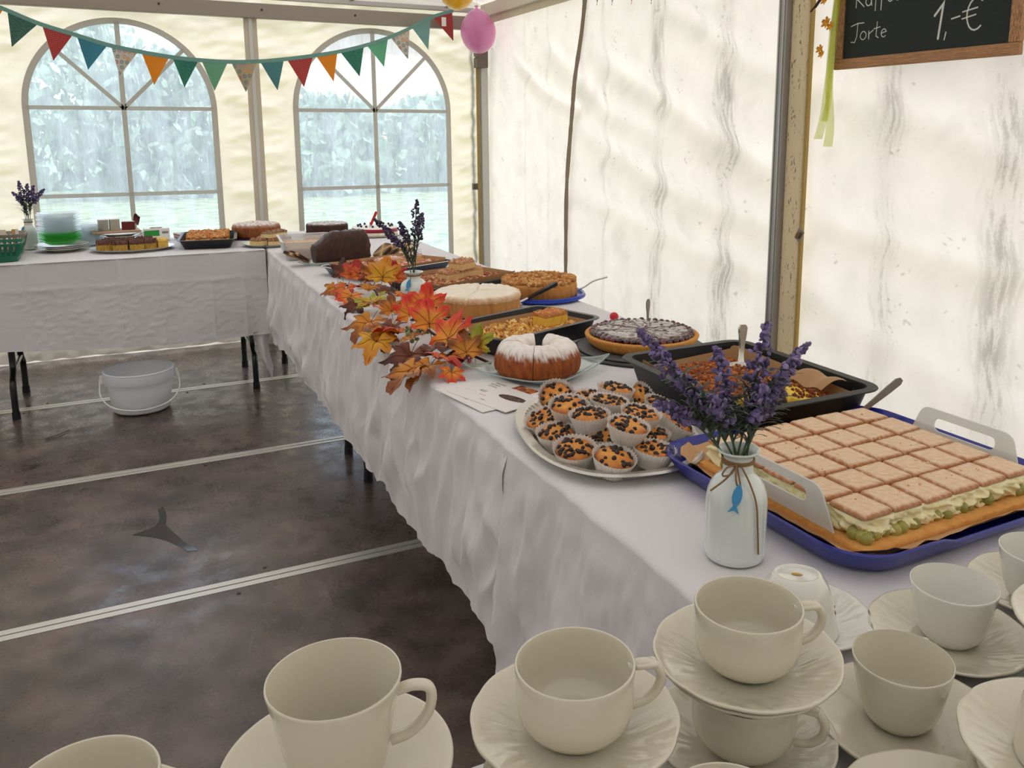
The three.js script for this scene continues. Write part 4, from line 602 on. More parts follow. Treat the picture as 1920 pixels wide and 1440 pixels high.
// ---------- far half of the buffet ----------
{
  const b = thing('plastic_box', 'clear open plastic box holding cake at the far corner of the buffet', 'box', [0.745, Y, -4.1], -0.08);
  mesh('shell', tray(0.235, 0.33, 0.085, { taper: 0.012, rim: 0.008, t: 0.0015, r: 0.03 }), mat(0xf0f2f2, 0.35, { transmission: 0.8 }), b);
  for (const z of [-0.1, 0, 0.1]) piece('cake_piece', ['caramel cake piece at the back of the clear box', 'caramel cake piece in the middle of the clear box', 'caramel cake piece at the front of the clear box'][Math.round(z * 10) + 1], [0.745 - z * 0.08, Y + 0.004, -4.1 + z], 0.185, 0.05, 0.09, -0.08, [0xc98b4c, 0xe0b47c], [0xe6c8a0, 0xd49a5c, 0xf0dcc0], 0.003);
  const lp = platter('glass oval plate under the chocolate loaf', [0.845, Y, -3.8], 0.2, 0.075, 0.05, M.glass, 'glass_platter');
  const lf = thing('loaf_cake', 'dark chocolate loaf cake with a rounded top on the oval plate', 'cake', [0.84, Y + 0.007, -3.8], 0.1);
  const ring = (x) => Array.from({ length: 28 }, (_, i) => { const a = i / 28 * Math.PI * 2, ex = x > 0 ? smooth(0.135, 0.1, x) : smooth(-0.14, -0.03, x), w = 0.045 * (0.9 + 0.1 * ex), hh = 0.026 + 0.062 * ex; return [x, 0.048 + Math.sign(Math.sin(a)) * Math.pow(Math.abs(Math.sin(a)), 0.62) * (Math.sin(a) > 0 ? hh * (x > 0.1 ? 1 : 1) : 0.048), Math.sign(Math.cos(a)) * Math.pow(Math.abs(Math.cos(a)), 0.5) * w]; });
  const rings = Array.from({ length: 26 }, (_, i) => ring(-0.125 + i / 25 * 0.245)), lg = loft(rings, { start: true, end: true, crease: 0.9 });
  mesh('loaf', paint(move(lg, (x, y, z) => [x + 0.003 * N3(x * 40, y * 40, z * 40), y + (y > 0.05 ? 0.004 * N3(x * 50, 2, z * 50) : 0), z + 0.002 * N3(x * 60, y * 60, z)]), speckle(tone(0x24110c, 0x3d1d12, 0x512a18), 90)), vmat(0.45), lf);
  const sl = paint(loft([-0.006, 0.006].map((x) => Array.from({ length: 28 }, (_, i) => { const a = i / 28 * Math.PI * 2; return [x, 0.045 + Math.sign(Math.sin(a)) * Math.pow(Math.abs(Math.sin(a)), 0.6) * 0.045, Math.sign(Math.cos(a)) * Math.pow(Math.abs(Math.cos(a)), 0.5) * 0.04]; })), { start: true, end: true }), (x, y, z) => { const e = Math.max(Math.abs(y - 0.045) / 0.045, Math.abs(z) / 0.04); return mixC(C(0xd8b27a), C(0x3a1c12), smooth(0.86, 0.98, e)); });
  [[0.995, 0.0, 1.15, 'pale marble cake slice leaning at the right of the chocolate loaf'], [1.022, 0.0, 1.35, 'outer marble cake slice at the right end of the loaf plate'], [0.69, 0.0, -1.2, 'marble cake slice lying at the left end of the chocolate loaf'], [0.672, 0.012, -1.38, 'second marble cake slice at the left of the chocolate loaf']].forEach(([x, y, rz, l]) => { const o = solo('loaf_slice', sl, M.food, l, 'cake', [x, Y + 0.012 + y, -3.795]); o.rotation.set(0, 0.3, -rz * 0.8); });
  const orange = thing('cake_slice', 'tall orange and white layered cake slice behind the blue rimmed tin', 'cake', [1.13, Y + 0.003, -3.82], 0.3);
  [[0x9a5a24, 0, 0.012], [0xf2e6cc, 0.012, 0.032], [0xe0952c, 0.032, 0.042], [0xf4ecd6, 0.042, 0.056], [0xd98418, 0.056, 0.06]].forEach(([c, a, b2], i) => mesh(['base_layer', 'cream_layer', 'fruit_layer', 'cream_layer', 'glaze_layer'][i], rbox(0.085, b2 - a, 0.06, 0.0025, 0, (a + b2) / 2, 0), mat(c, 0.5), orange));
}
// enamel tin with fruit sheet cake
function sheetInTin(label, cakeLabel, pos, w, d, h, turn, m, o, cake) {
  tin('baking_tin', label, pos, w, d, h, turn, m, o);
  const c = thing('sheet_cake', cakeLabel, 'cake', [pos[0], pos[1] + 0.004, pos[2]], turn), W = w - 0.068, D = d - 0.068;
  const pp = (k) => Array.from({ length: 80 }, (_, i) => { const q = rrect(W + 0.012 + k * 0.02, D + 0.012 + k * 0.02, 0.02, 0, 19)[i], n = 0.5 + 0.5 * N2(q[0] * 25 + 3, q[2] * 25); return [q[0], 0.001 + k * (cake.paper + 0.014 * n), q[2]]; });
  if (cake.paper) mesh('baking_paper', loft([pp(0), pp(0.5), pp(1)], { start: true, crease: 1 }), M.paper, c);
  mesh('base', paint(slab(W, D, cake.h, 50, 40, (x, z) => 0.003 * N2(x * 50, z * 50) + 0.002 * N2(x * 130, z * 130), 0.006), speckle(tone(...cake.base), 110, pos[0] * 9)), M.food, c);
  stuff(mesh('topping', crumbs(cake.n, cake.seed, (r) => [(r() - 0.5) * (W - 0.01), cake.h + r() * 0.004, (r() - 0.5) * (D - 0.01)], cake.size, cake.colors, cake.shapes ?? pebble, cake.stretch), cake.m ?? M.food, c));
  return c;
}
sheetInTin('blue black enamel tin with white rim beside the chocolate loaf', 'pink fruit sheet cake lined with baking paper in the enamel tin', [0.96, Y, -3.465], 0.46, 0.3, 0.035, 0.4, mat(0x222b45, 0.2, { clearcoat: 0.6 }), { rim: 0.012 }, { paper: 0.03, h: 0.022, base: [0xc99268, 0xe8c2a0, 0xb06a58], n: 900, seed: 31, size: [0.004, 0.009], colors: [0xd98a78, 0xf2dccc, 0xb8584e, 0xe6b48c, 0xc77a4a] });
{ const e = solo('tin_rim', loft([[0.0, 0], [0.003, 0.002], [0.006, 0]].map(([o, y]) => rrect(0.472 + o * 2, 0.312 + o * 2, 0.037 + o, y)).concat([rrect(0.472, 0.312, 0.037, 0)]), {}), M.white, 'white enamel edge of the blue black tin', 'rim', [0.96, Y + 0.0345, -3.465], 0.4); const tn = scene.children.find((o) => o.name === 'baking_tin_001'); scene.remove(e); e.position.set(0, 0.0345, 0); e.rotation.set(0, 0, 0); e.name = 'white_rim'; e.userData = {}; tn.add(e); }
piece('cake_piece', 'cut piece of pink fruit cake lying in the enamel tin', [0.95, Y + 0.032, -3.44], 0.1, 0.03, 0.05, 0.5, [0xd9a25c, 0xecc890], [0xd98a78, 0xf2dccc, 0xb8584e], 0.004);
piece('cake_piece', 'smaller cut piece of fruit cake at the right of the enamel tin', [1.08, Y + 0.032, -3.51], 0.06, 0.028, 0.05, 0.3, [0xd9a25c, 0xecc890], [0xd98a78, 0xf2dccc, 0xb8584e], 0.004);
sheetInTin('dark baking tin between the enamel tin and the meringue cake', 'reddish crumble sheet cake in the dark tin behind the meringue cake', [1.09, Y, -3.02], 0.43, 0.32, 0.035, 0.41, mat(0x1d1a1c, 0.4), { rim: 0.01 }, { paper: 0.032, h: 0.022, base: [0x9c5a3c, 0xc8885a, 0x7d3a30], n: 1300, seed: 41, size: [0.004, 0.01], colors: [0xb06a42, 0xd9a06a, 0x8a2f34, 0xe0b888, 0x9a5232], });
[[1.07, -3.0, 0.4, 0], [1.16, -3.045, 0.3, 0], [1.12, -3.02, 0.6, 0.034]].forEach(([x, z, r, y], i) => piece('cake_piece', ['left cut piece of crumble cake lying in the dark tin', 'right cut piece of crumble cake lying in the dark tin', 'upper piece of crumble cake stacked in the dark tin'][i], [x, Y + 0.03 + y, z], 0.09, 0.034, 0.06, r, [0xd9b070, 0xecd09a], [0x8a3a30, 0xb86f42, 0xe0b888, 0x6d2226], 0.008));
// meringue cake
{
  solo('cake_plate', discG(0.152), mat(0x9fa3a6, 0.3, { metalness: 0.6 }), 'grey plate under the meringue topped cake', 'plate', [0.99, Y, -2.535]);
  const g = roundCake('round_cake', 'golden cake with pale meringue top in the middle of the buffet', [0.99, Y + 0.0065, -2.535], 0.14, 0.058, [0xb06f34, 0xc98a4a, 0x99592a], [0xf3e6c4, 0xfaf3de, 0xe6c88e], { lump: 0.003, dome: 0.004, rTop: 0.008, crust: 0xc08a48 });
  mesh('meringue', paint(move(lathe([[0.141, 0.046], [0.143, 0.052], [0.139, 0.061], [0.125, 0.066], ...Array.from({ length: 12 }, (_, i) => [0.115 * (1 - i / 11) + 0.0001, 0.067])], 120), (x, y, z) => { const a = Math.atan2(z, x), r = Math.hypot(x, z), w = 1 + 0.012 * N2(Math.cos(a) * 5, Math.sin(a) * 5) * smooth(0.08, 0.14, r), cut = [0.35, -1.1, 2.2].some((c) => Math.abs(((a - c + 9.42) % 6.283) - 3.1416) * r < 0.0025) ? -0.006 : 0; return [x * w, y + 0.002 * N2(x * 55, z * 55) + 0.001 * N2(x * 150, z * 150) + cut, z * w]; }), (x, y, z) => { const r = Math.hypot(x, z), n = N3(x * 70, 0, z * 70) + 0.5 * N3(x * 200, 3, z * 200); return mixC(mixC(C(0xf6ead0), C(0xfffaec), n), C(0xc98f4c), smooth(0.128, 0.144, r + 0.006 * n) * 0.85); }), vmat(0.4), g);
}
// streusel cake on a blue lid
{
  const lid = thing('cake_lid_plate', 'bright blue plastic plate under the streusel cake', 'plate', [1.29, Y, -2.675]);
  mesh('disc', lathe([[0, 0], [0.145, 0], [0.15, 0.003], [0.154, 0.014], [0.152, 0.018], [0.148, 0.018], [0.146, 0.008], [0, 0.006]], 72), mat(0x1c3fb4, 0.3, { clearcoat: 0.3 }), lid); mesh('ridge', new THREE.TorusGeometry(0.154, 0.0035, 8, 72).rotateX(Math.PI / 2).translate(0, 0.008, 0), mat(0x1c3fb4, 0.3), lid);
  const g = roundCake('round_cake', 'brown streusel cake on the bright blue plate', [1.285, Y + 0.0075, -2.685], 0.135, 0.052, [0xa8692f, 0xc98a45, 0x8f5424], [0xb87838, 0xd29a58], { lump: 0.005 });
  stuff(mesh('streusel', crumbs(1100, 52, (r) => { const a = r() * 6.283, q = Math.sqrt(r()) * 0.13; return [Math.cos(a) * q, 0.053 + r() * 0.006, Math.sin(a) * q]; }, [0.005, 0.0105], [0xb87636, 0xcf9550, 0x9a5c28, 0xdcae6e]), M.food, g));
  const f = thing('cake_server', 'silver cake server with long handle on the blue plate', 'server', [1.4, Y + 0.02, -2.63]);
  mesh('blade', loft([[0.0, 0.012], [0.02, 0.018], [0.045, 0.02], [0.07, 0.008]].map(([x, w]) => [[-x, 0, -w], [-x, 0, w], [-x, 0.0015, w], [-x, 0.0015, -w]]), { start: true, end: true }), M.chrome, f); mesh('handle', tube([[0, 0.001, 0], [0.03, 0.012, 0.012], [0.06, 0.032, 0.022], [0.115, 0.045, 0.03]], 0.0032, 24, 8), M.chrome, f);
  const s2 = thing('cake_server', 'cake server with black handle leaning between the meringue cake and tin', 'server', [1.15, Y + 0.004, -2.565]);
  mesh('handle', loft([0, 1, 2, 3, 4].map((i) => { const t = i / 4, x = 0.035 + t * 0.085, y = 0.018 + t * 0.052, w = 0.007 + 0.003 * t; return [[x, y - w * 0.6, 0.046 * t - w], [x, y - w * 0.6, 0.046 * t + w], [x, y + w * 0.6, 0.046 * t + w], [x, y + w * 0.6, 0.046 * t - w]]; }), { start: true, end: true, crease: 0.9 }), M.black, s2);
  mesh('neck', rod([0.036, 0.019, 0], [0.005, 0.006, -0.006], 0.004), M.chrome, s2); mesh('blade', rbox(0.055, 0.002, 0.05, 0.0008, -0.018, 0.004, -0.008), M.chrome, s2);
}
// apple cake in the grey tin
{
  const c = sheetInTin('grey baking tin with apple cake beside the leaf garland', 'golden apple sheet cake in the grey tin', [0.972, Y, -2.137], 0.375, 0.245, 0.052, 0.343, mat(0x37363a, 0.35, { metalness: 0.5 }), { rim: 0.012, r: 0.03, taper: 0.012 }, { paper: 0.03, h: 0.024, base: [0xd9a23e, 0xf0c868, 0xc07a30], n: 620, seed: 61, size: [0.006, 0.012], stretch: [1.3, 0.4, 0.8], colors: [0xf0c45c, 0xe3a640, 0xc8823a, 0xf6d98a, 0xa85a30], m: M.moist });
  piece('cake_piece', 'thick yellow slice of apple cake lying on the sheet in the grey tin', [1.06, Y + 0.036, -2.14], 0.085, 0.036, 0.055, 0.3, [0xdca02c, 0xf0c450, 0xe8b440], [0xe0a040, 0xc06a34, 0xf0cc78], 0.006);
}
solo('red_ball', new THREE.IcosahedronGeometry(0.014, 3), mat(0xc8202c, 0.35), 'small round red ball on the cloth behind the cherry cake', 'ball', [1.32, Y + 0.014, -2.22]);
bottle('ribbed white bottle vase standing among the autumn leaves', [0.842, Y, -2.735], 0.046, 0.115, false);
[[0.73, 1.04, -2.803], [0.865, 1.105, -2.748], [0.878, 1.06, -2.734], [0.806, 1.03, -2.763], [0.76, 0.99, -2.77]].forEach((t, i) => lavender(['dark lavender sprig leaning furthest left among the autumn leaves', 'tallest dark lavender sprig above the autumn leaves', 'dark lavender sprig right of the tallest one above the leaves', 'dark lavender sprig in the middle above the leaves', 'lowest dark lavender sprig bending left above the leaves'][i], 'lavender in the vase among the leaves', [0.842 + (i - 2) * 0.004, Y + 0.085, -2.735], [0.842 + [-0.01, 0.005, 0.012, -0.005, -0.015][i], 0.95, -2.735], t, 340 + i, { s: 0.0062, dense: 26, head: 0.4, colors: [0x413253, 0x5b4a70, 0x2c2238, 0x6c5c86], leafL: 0.05 }));

// ---------- autumn leaf garland ----------
{
  const g = thing('leaf_garland', 'artificial autumn maple leaf garland along the table edge', 'garland', [0.7, Y, -2.5]);
  const P = { or: [0xf08a1c, 0xe2300f], ye: [0xe8b414, 0xd98a10], gr: [0xc9b01c, 0x9aa61e], br: [0x6a2f16, 0x3f1a10], am: [0xd98414, 0x8a4a14], rd: [0xe8541c, 0xb81c12] };
  // x, z, height, size, heading, tilt forward, roll, palette
  const L = [
    [0.655, -3.077, 0.034, 0.06, 2.61, -0.6, -0.13, 'am'], [0.702, -3.18, 0.044, 0.055, -0.28, 1.02, 0.24, 'br'], [0.71, -3.085, 0.054, 0.06, -0.82, 0.81, -0.27, 'rd'], [0.678, -3.011, 0.039, 0.06, 2.48, -0.36, -0.03, 'rd'], [0.67, -2.897, 0.034, 0.065, 2.71, -0.45, 0.11, 'or'],
    [0.739, -3.058, 0.054, 0.055, -0.17, 0.76, 0.04, 'rd'], [0.778, -2.913, 0.064, 0.075, -0.64, 0.87, -0.13, 'ye'], [0.774, -2.983, 0.059, 0.06, -0.03, 0.88, -0.21, 'am'], [0.83, -2.925, 0.054, 0.06, -0.24, 0.98, -0.12, 'rd'], [0.655, -2.746, 0.029, 0.055, 2.24, -0.49, 0.26, 'br'],
    [0.671, -2.637, 0.044, 0.065, 6.13, 0.17, 0.24, 'gr'], [0.743, -2.773, 0.049, 0.055, 5.31, 0.05, -0.24, 'br'], [0.784, -2.749, 0.044, 0.055, 4.1, 0.12, -0.08, 'or'], [0.717, -2.641, 0.039, 0.06, 1.41, 0.06, -0.02, 'am'], [0.631, -2.487, 0.034, 0.08, 2.3, -0.45, -0.03, 'am'],
    [0.679, -2.523, 0.044, 0.055, 5.4, 0.13, -0.13, 'or'], [0.654, -2.331, 0.044, 0.065, 2.31, -0.51, -0.18, 'br'], [0.66, -2.264, 0.034, 0.055, 1.26, 0.11, -0.25, 'rd'], [0.592, -2.275, 0.024, 0.07, 2.53, -0.48, 0.12, 'ye'], [0.617, -2.3, 0.034, 0.055, 2.82, -0.59, 0.11, 'am'],
    [0.751, -2.341, 0.059, 0.072, -0.48, 0.95, -0.1, 'or'], [0.705, -2.152, 0.059, 0.072, -0.2, 0.85, -0.03, 'or'], [0.685, -1.99, 0.054, 0.08, -0.91, 0.82, 0.28, 'or'], [0.619, -2.046, 0.039, 0.075, 2.25, -0.59, 0.09, 'br'], [0.64, -2.002, 0.044, 0.07, 4.55, 0.09, 0.06, 'br'],
    [0.596, -1.94, 0.029, 0.075, 2.07, -0.38, -0.18, 'am'], [0.626, -1.921, 0.034, 0.07, 2.17, -0.39, -0.22, 'am'], [0.657, -1.951, 0.039, 0.06, 3.47, -0.02, 0.27, 'rd'], [0.721, -1.916, 0.034, 0.055, -0.05, 0.91, 0.12, 'am'], [0.75, -1.942, 0.034, 0.055, -0.63, 1.03, 0.2, 'gr'],
    [0.661, -1.864, 0.024, 0.04, 2.8, -0.52, 0.21, 'or'], [0.705, -2.334, 0.049, 0.055, 0.04, 0.95, 0.25, 'or'], [0.705, -2.441, 0.044, 0.055, 3.98, 0.05, 0.03, 'am'], [0.729, -2.308, 0.044, 0.05, -0.73, 0.81, 0.14, 'br'], [0.634, -2.154, 0.034, 0.05, 4.93, 0.29, 0.21, 'am'],
    [0.684, -2.452, 0.044, 0.05, -0.24, 0.78, -0.01, 'am'], [0.719, -2.869, 0.044, 0.05, 5.83, 0.22, -0.01, 'am'], [0.719, -1.975, 0.034, 0.05, 2.86, -0.01, -0.19, 'br'],
  ];
  const veinM = mat(0x6d2410, 0.8), leafM = vmat(0.55, { transmission: 0.2 }), geos = {};
  L.forEach(([x, z, h, s, head, tilt, roll, p], i) => {
    const [a, b] = P[p].map(C), key = p + (i % 3), ex = C(p === 'am' ? 0xe29a1c : p === 'br' ? 0x8a4a1c : 0xf0a428);
    geos[key] ??= paint(leafShape(1, i % 3 + 1, 0.22), (lx, ly, lz) => { const r = Math.hypot(lx, lz + 0.18), n = 0.5 * N2(lx * 4 + i, lz * 4) + 0.25 * N2(lx * 14, lz * 14 + i); return mixC(mixC(a, ex, 0.4 + n), b, smooth(0.28, 0.62, r + n * 0.25)); });
    const m = mesh('leaf', geos[key], leafM, g); m.position.set(x - 0.7, h, z + 2.5); m.rotation.set(tilt, head, roll, 'YXZ'); m.scale.setScalar(s * 1.28);
    const surf = (lx, lz) => { const y = -lz; return (0.22 * (0.5 * N2(lx * 1.6 + (i % 3 + 1) * 7, y * 1.6) - 0.55 * (lx * lx + (y - 0.3) * (y - 0.3))) - 0.08 * Math.exp(-lx * lx * 60)) + 0.012; };
    geos['v' + i % 3] ??= merge([[90, 0.85], [140, 0.62], [40, 0.62], [193, 0.45], [-13, 0.45]].map(([an, r]) => { const c = Math.cos(an * Math.PI / 180), q = Math.sin(an * Math.PI / 180); return tube([0, 0.33, 0.66, 1].map((t) => { const lx = c * r * t, lz = -(q * r * t + 0.18); return [lx, surf(lx, lz), lz]; }), 0.007, 8, 4); }).concat([tube([[0, surf(0, -0.18), -0.18], [0, surf(0, 0) - 0.02, 0.05], [0.02, -0.1, 0.35]], 0.011, 8, 4)]));
    mesh('vein', geos['v' + i % 3], veinM, m);
  });
  mesh('stem', tube([[-0.02, 0.02, -0.62], [0.05, 0.03, -0.45], [0.03, 0.03, -0.25], [0.05, 0.035, 0], [0.03, 0.03, 0.2], [0.04, 0.02, 0.42], [0.075, 0.012, 0.6]], 0.004, 60, 6), mat(0x4a2c1a, 0.9), g);
  const cl = (n, sd, c, r, sz, cols) => crumbs(n, sd, (R) => [c[0] - 0.7 + (R() - 0.5) * r, c[1] + R() * r * 0.5, c[2] + 2.5 + (R() - 0.5) * r], sz, cols, [new THREE.IcosahedronGeometry(1, 1)]);
  stuff(mesh('berries', merge([cl(22, 71, [0.735, 0.012, -1.96], 0.06, [0.0045, 0.0065], [0xb04a48, 0xd98a86, 0x9a3a3c]), cl(26, 72, [0.76, 0.045, -3.0], 0.06, [0.004, 0.006], [0xa85a3a, 0xc98a5a, 0x8a3f2a])]), vmat(0.4), g));
  stuff(mesh('green_pods', merge([cl(22, 73, [0.68, 0.02, -2.2], 0.07, [0.004, 0.007], [0x6f7a3a, 0x8f9a5a, 0x55602c]), cl(14, 74, [0.77, 0.055, -3.02], 0.04, [0.004, 0.006], [0x7a8a3a, 0x9aa85a])]), vmat(0.6), g));
}

// ---------- cherry flan ----------
{
  const pl = thing('cake_stand_plate', 'dark grey round slate plate under the cherry cake', 'plate', [1.206, Y, -1.888]);
  mesh('lower_disc', lathe([[0, 0], [0.18, 0], [0.183, 0.003], [0.182, 0.006], [0, 0.006]], 72), mat(0x4a4a4c, 0.6), pl); mesh('upper_disc', lathe([[0, 0.006], [0.168, 0.006], [0.171, 0.01], [0.169, 0.014], [0, 0.014]], 72), mat(0x5a5a5c, 0.55), pl);
  const g = thing('cherry_flan', 'round flan cake topped with glazed dark cherries', 'cake', [1.208, Y + 0.0145, -1.886]);
  mesh('sponge', paint(move(lathe([[0.0001, 0], [0.128, 0], [0.134, 0.003], [0.142, 0.012], [0.15, 0.026], [0.152, 0.031], [0.149, 0.034], [0.141, 0.034], [0.137, 0.027], [0.0001, 0.026]], 220), (x, y, z) => { const a = Math.atan2(z, x), k = 1 + 0.012 * Math.abs(Math.sin(a * 24)) * smooth(0.004, 0.012, y) * smooth(0.036, 0.03, y) * (Math.hypot(x, z) > 0.13 ? 1 : 0); return [x * k, y + 0.0006 * N3(x * 90, y * 90, z * 90), z * k]; }), (x, y, z) => { const r = Math.hypot(x, z), n = N3(x * 80, y * 80, z * 80); return mixC(mixC(C(0xdca04e), C(0xc9863a), 0.5 + n * 0.6), C(0xb26d2a), smooth(0.012, 0.0, y) * 0.4 + smooth(0.15, 0.153, r) * 0.25); }), M.food, g);
  const cg = move(new THREE.IcosahedronGeometry(0.0092, 2), (x, y, z) => [x, y * 0.92 - 0.0012 * Math.exp(-(x * x + z * z) / 4e-6) * Math.sign(y), z]), cm = [0x4a0d16, 0x5e121c, 0x3a0a12].map((c) => mat(c, 0.18, { clearcoat: 0.7, clearcoatRoughness: 0.08 })), R = rng(88);
  for (let k = 0; k < 8; k++) { const r = 0.132 - k * 0.0175, n = Math.max(1, Math.floor(r * 6.283 / 0.0185)); for (let i = 0; i < n; i++) { const a = i / n * 6.283 + k * 0.4, c = mesh('cherry', cg, cm[Math.floor(R() * 3)], g); c.position.set(Math.cos(a) * r + (R() - 0.5) * 0.003, 0.034 + R() * 0.003, Math.sin(a) * r + (R() - 0.5) * 0.003); c.rotation.set(R() * 6, R() * 6, 0); } }
  mesh('glaze', move(lathe([[0.13, 0.035], [0.122, 0.0415], [0.112, 0.0432], ...Array.from({ length: 14 }, (_, i) => [0.1 * (1 - i / 13) + 0.0001, 0.0436])], 110), (x, y, z) => { const a = Math.atan2(z, x), w = 1 + 0.02 * Math.sin(a * 29) + 0.02 * N2(x * 60, z * 60), cut = [0.2, 0.97, 1.75, 2.5, -0.6, -1.35, -2.15, -2.9].some((c) => Math.abs(((a - c + 9.42) % 6.283) - 3.1416) * Math.hypot(x, z) < 0.0018) ? -0.005 : 0; return [x * w, y + 0.0013 * N2(x * 70, z * 70) + 0.0012 * N2(x * 34, z * 34) + cut, z * w]; }), mat(0x420812, 0.14, { clearcoat: 0.9, clearcoatRoughness: 0.06 }), g);
  const s = thing('spoon', 'silver spoon handle standing up behind the cherry cake', 'spoon', [1.34, Y, -2.06]); s.rotation.y = 0.45;
  const hp = (y, w, t) => [[-w, y, -t], [w, y, -t], [w, y, t], [-w, y, t]];
  mesh('handle', loft([hp(0.0, 0.004, 0.002), hp(0.03, 0.003, 0.002), hp(0.055, 0.0045, 0.002), hp(0.075, 0.009, 0.0018), hp(0.088, 0.0095, 0.0015), hp(0.096, 0.005, 0.001)], { start: true, end: true, crease: 0.9 }), M.aluOld, s);
  mesh('bowl', new THREE.SphereGeometry(0.018, 20, 12).scale(0.9, 0.25, 1.4).translate(0, 0.005, 0.02), M.aluOld, s);
}
// ---------- bundt cake on the glass plate ----------
{
  const w = 0.128, gp = solo('glass_plate', (() => { const f = (off) => gridSurf(28, 28, (u, v) => { const x = (u - 0.5) * 2, z = (v - 0.5) * 2, c = Math.max(Math.abs(x), Math.abs(z)), k = 1 - 0.1 * (1 - Math.abs(Math.abs(x) - Math.abs(z))) * 0 - 0.06 * (1 - Math.min(x * x, z * z)) * smooth(0.7, 1, c); return [x * w * k, off + 0.006 + 0.012 * smooth(0.62, 1, c) + 0.02 * Math.pow(Math.abs(x * z), 3), z * w * k]; }); return merge([f(0), f(-0.0045)]); })(), M.glass, 'square clear glass plate with raised corners under the bundt cake', 'plate', [0.862, Y, -1.81], 0.55);
  const rim = new THREE.CatmullRomCurve3(Array.from({ length: 64 }, (_, i) => { const t = i / 16, q = Math.floor(t), f = (t - q) * 2 - 1, [x, z] = [[f, -1], [1, f], [-f, 1], [-1, -f]][q], k = 1 - 0.06 * (1 - Math.min(x * x, z * z)); return V(x * w * k, 0.016 + 0.02 * Math.pow(Math.abs(x * z), 3), z * w * k); }), true);
  mesh('polished_edge', new THREE.TubeGeometry(rim, 128, 0.002, 6, true), mat(0xcfe0de, 0.08, { transmission: 0.6 }), gp);
  const g = thing('bundt_cake', 'sugar dusted ring cake with cut slices on the square glass plate', 'cake', [0.855, Y + 0.0085, -1.795], 0);
  const R0 = 0.062, prof = Array.from({ length: 30 }, (_, i) => { const t = i / 30 * Math.PI * 2, c = Math.cos(t), s = Math.sin(t); return [R0 + 0.038 * Math.sign(c) * Math.pow(Math.abs(c), s < 0 ? 0.45 : 0.85), 0.036 + (s > 0 ? 0.042 : 0.036) * Math.sign(s) * Math.pow(Math.abs(s), s < 0 ? 0.5 : 0.9)]; });
  const ring = (a) => prof.map(([r, y]) => { const fl = r > R0 ? 1 + 0.05 * Math.pow(Math.abs(Math.cos(a * 8)), 0.6) * smooth(0.058, 0.03, y) : 1; return [Math.cos(a) * r * fl, y, Math.sin(a) * r * fl]; });
  const from = -0.75, to = from + 5.75, n = 130, wedge = (a0, a1, m) => loft(Array.from({ length: m + 1 }, (_, i) => ring(lerp(a0, a1, i / m))), { start: true, end: true, crease: 0.8 });
  const K = 8; for (let k = 0; k < K; k++) {
    const a0 = lerp(from, to, k / K) + 0.008, a1 = lerp(from, to, (k + 1) / K) - 0.008;
    const geo = move(wedge(a0, a1, Math.round(n / K)), (x, y, z) => [x + 0.0012 * N3(x * 60, y * 60, z * 60), y + 0.0016 * N3(x * 50, 4, z * 50) + (k === 6 ? 0.002 : 0), z + 0.0012 * N3(x * 60, y * 60, z * 60 + 9)]);
    mesh('slice', paint(geo, (x, y, z) => { const a = Math.atan2(z, x), da = Math.min(Math.abs(((a - a0 + 9.42) % 6.283) - 3.1416), Math.abs(((a - a1 + 9.42) % 6.283) - 3.1416)), r = Math.hypot(x, z), inner = Math.hypot(r - R0, (y - 0.038) * 0.95) < 0.033 && da < 0.03, nz = N3(x * 70, y * 70, z * 70); if (inner) return mixC(C(0xf0c860), C(0xdba63e), 0.5 + nz); return mixC(mixC(C(0xa85a22), C(0x7a3612), 0.5 + nz * 0.6), C(0xf4efe6), smooth(0.05, 0.064, y + 0.008 * N3(x * 120, y * 40, z * 120)) * (0.95 + 0.2 * nz)); }), M.food, g);
  }
}
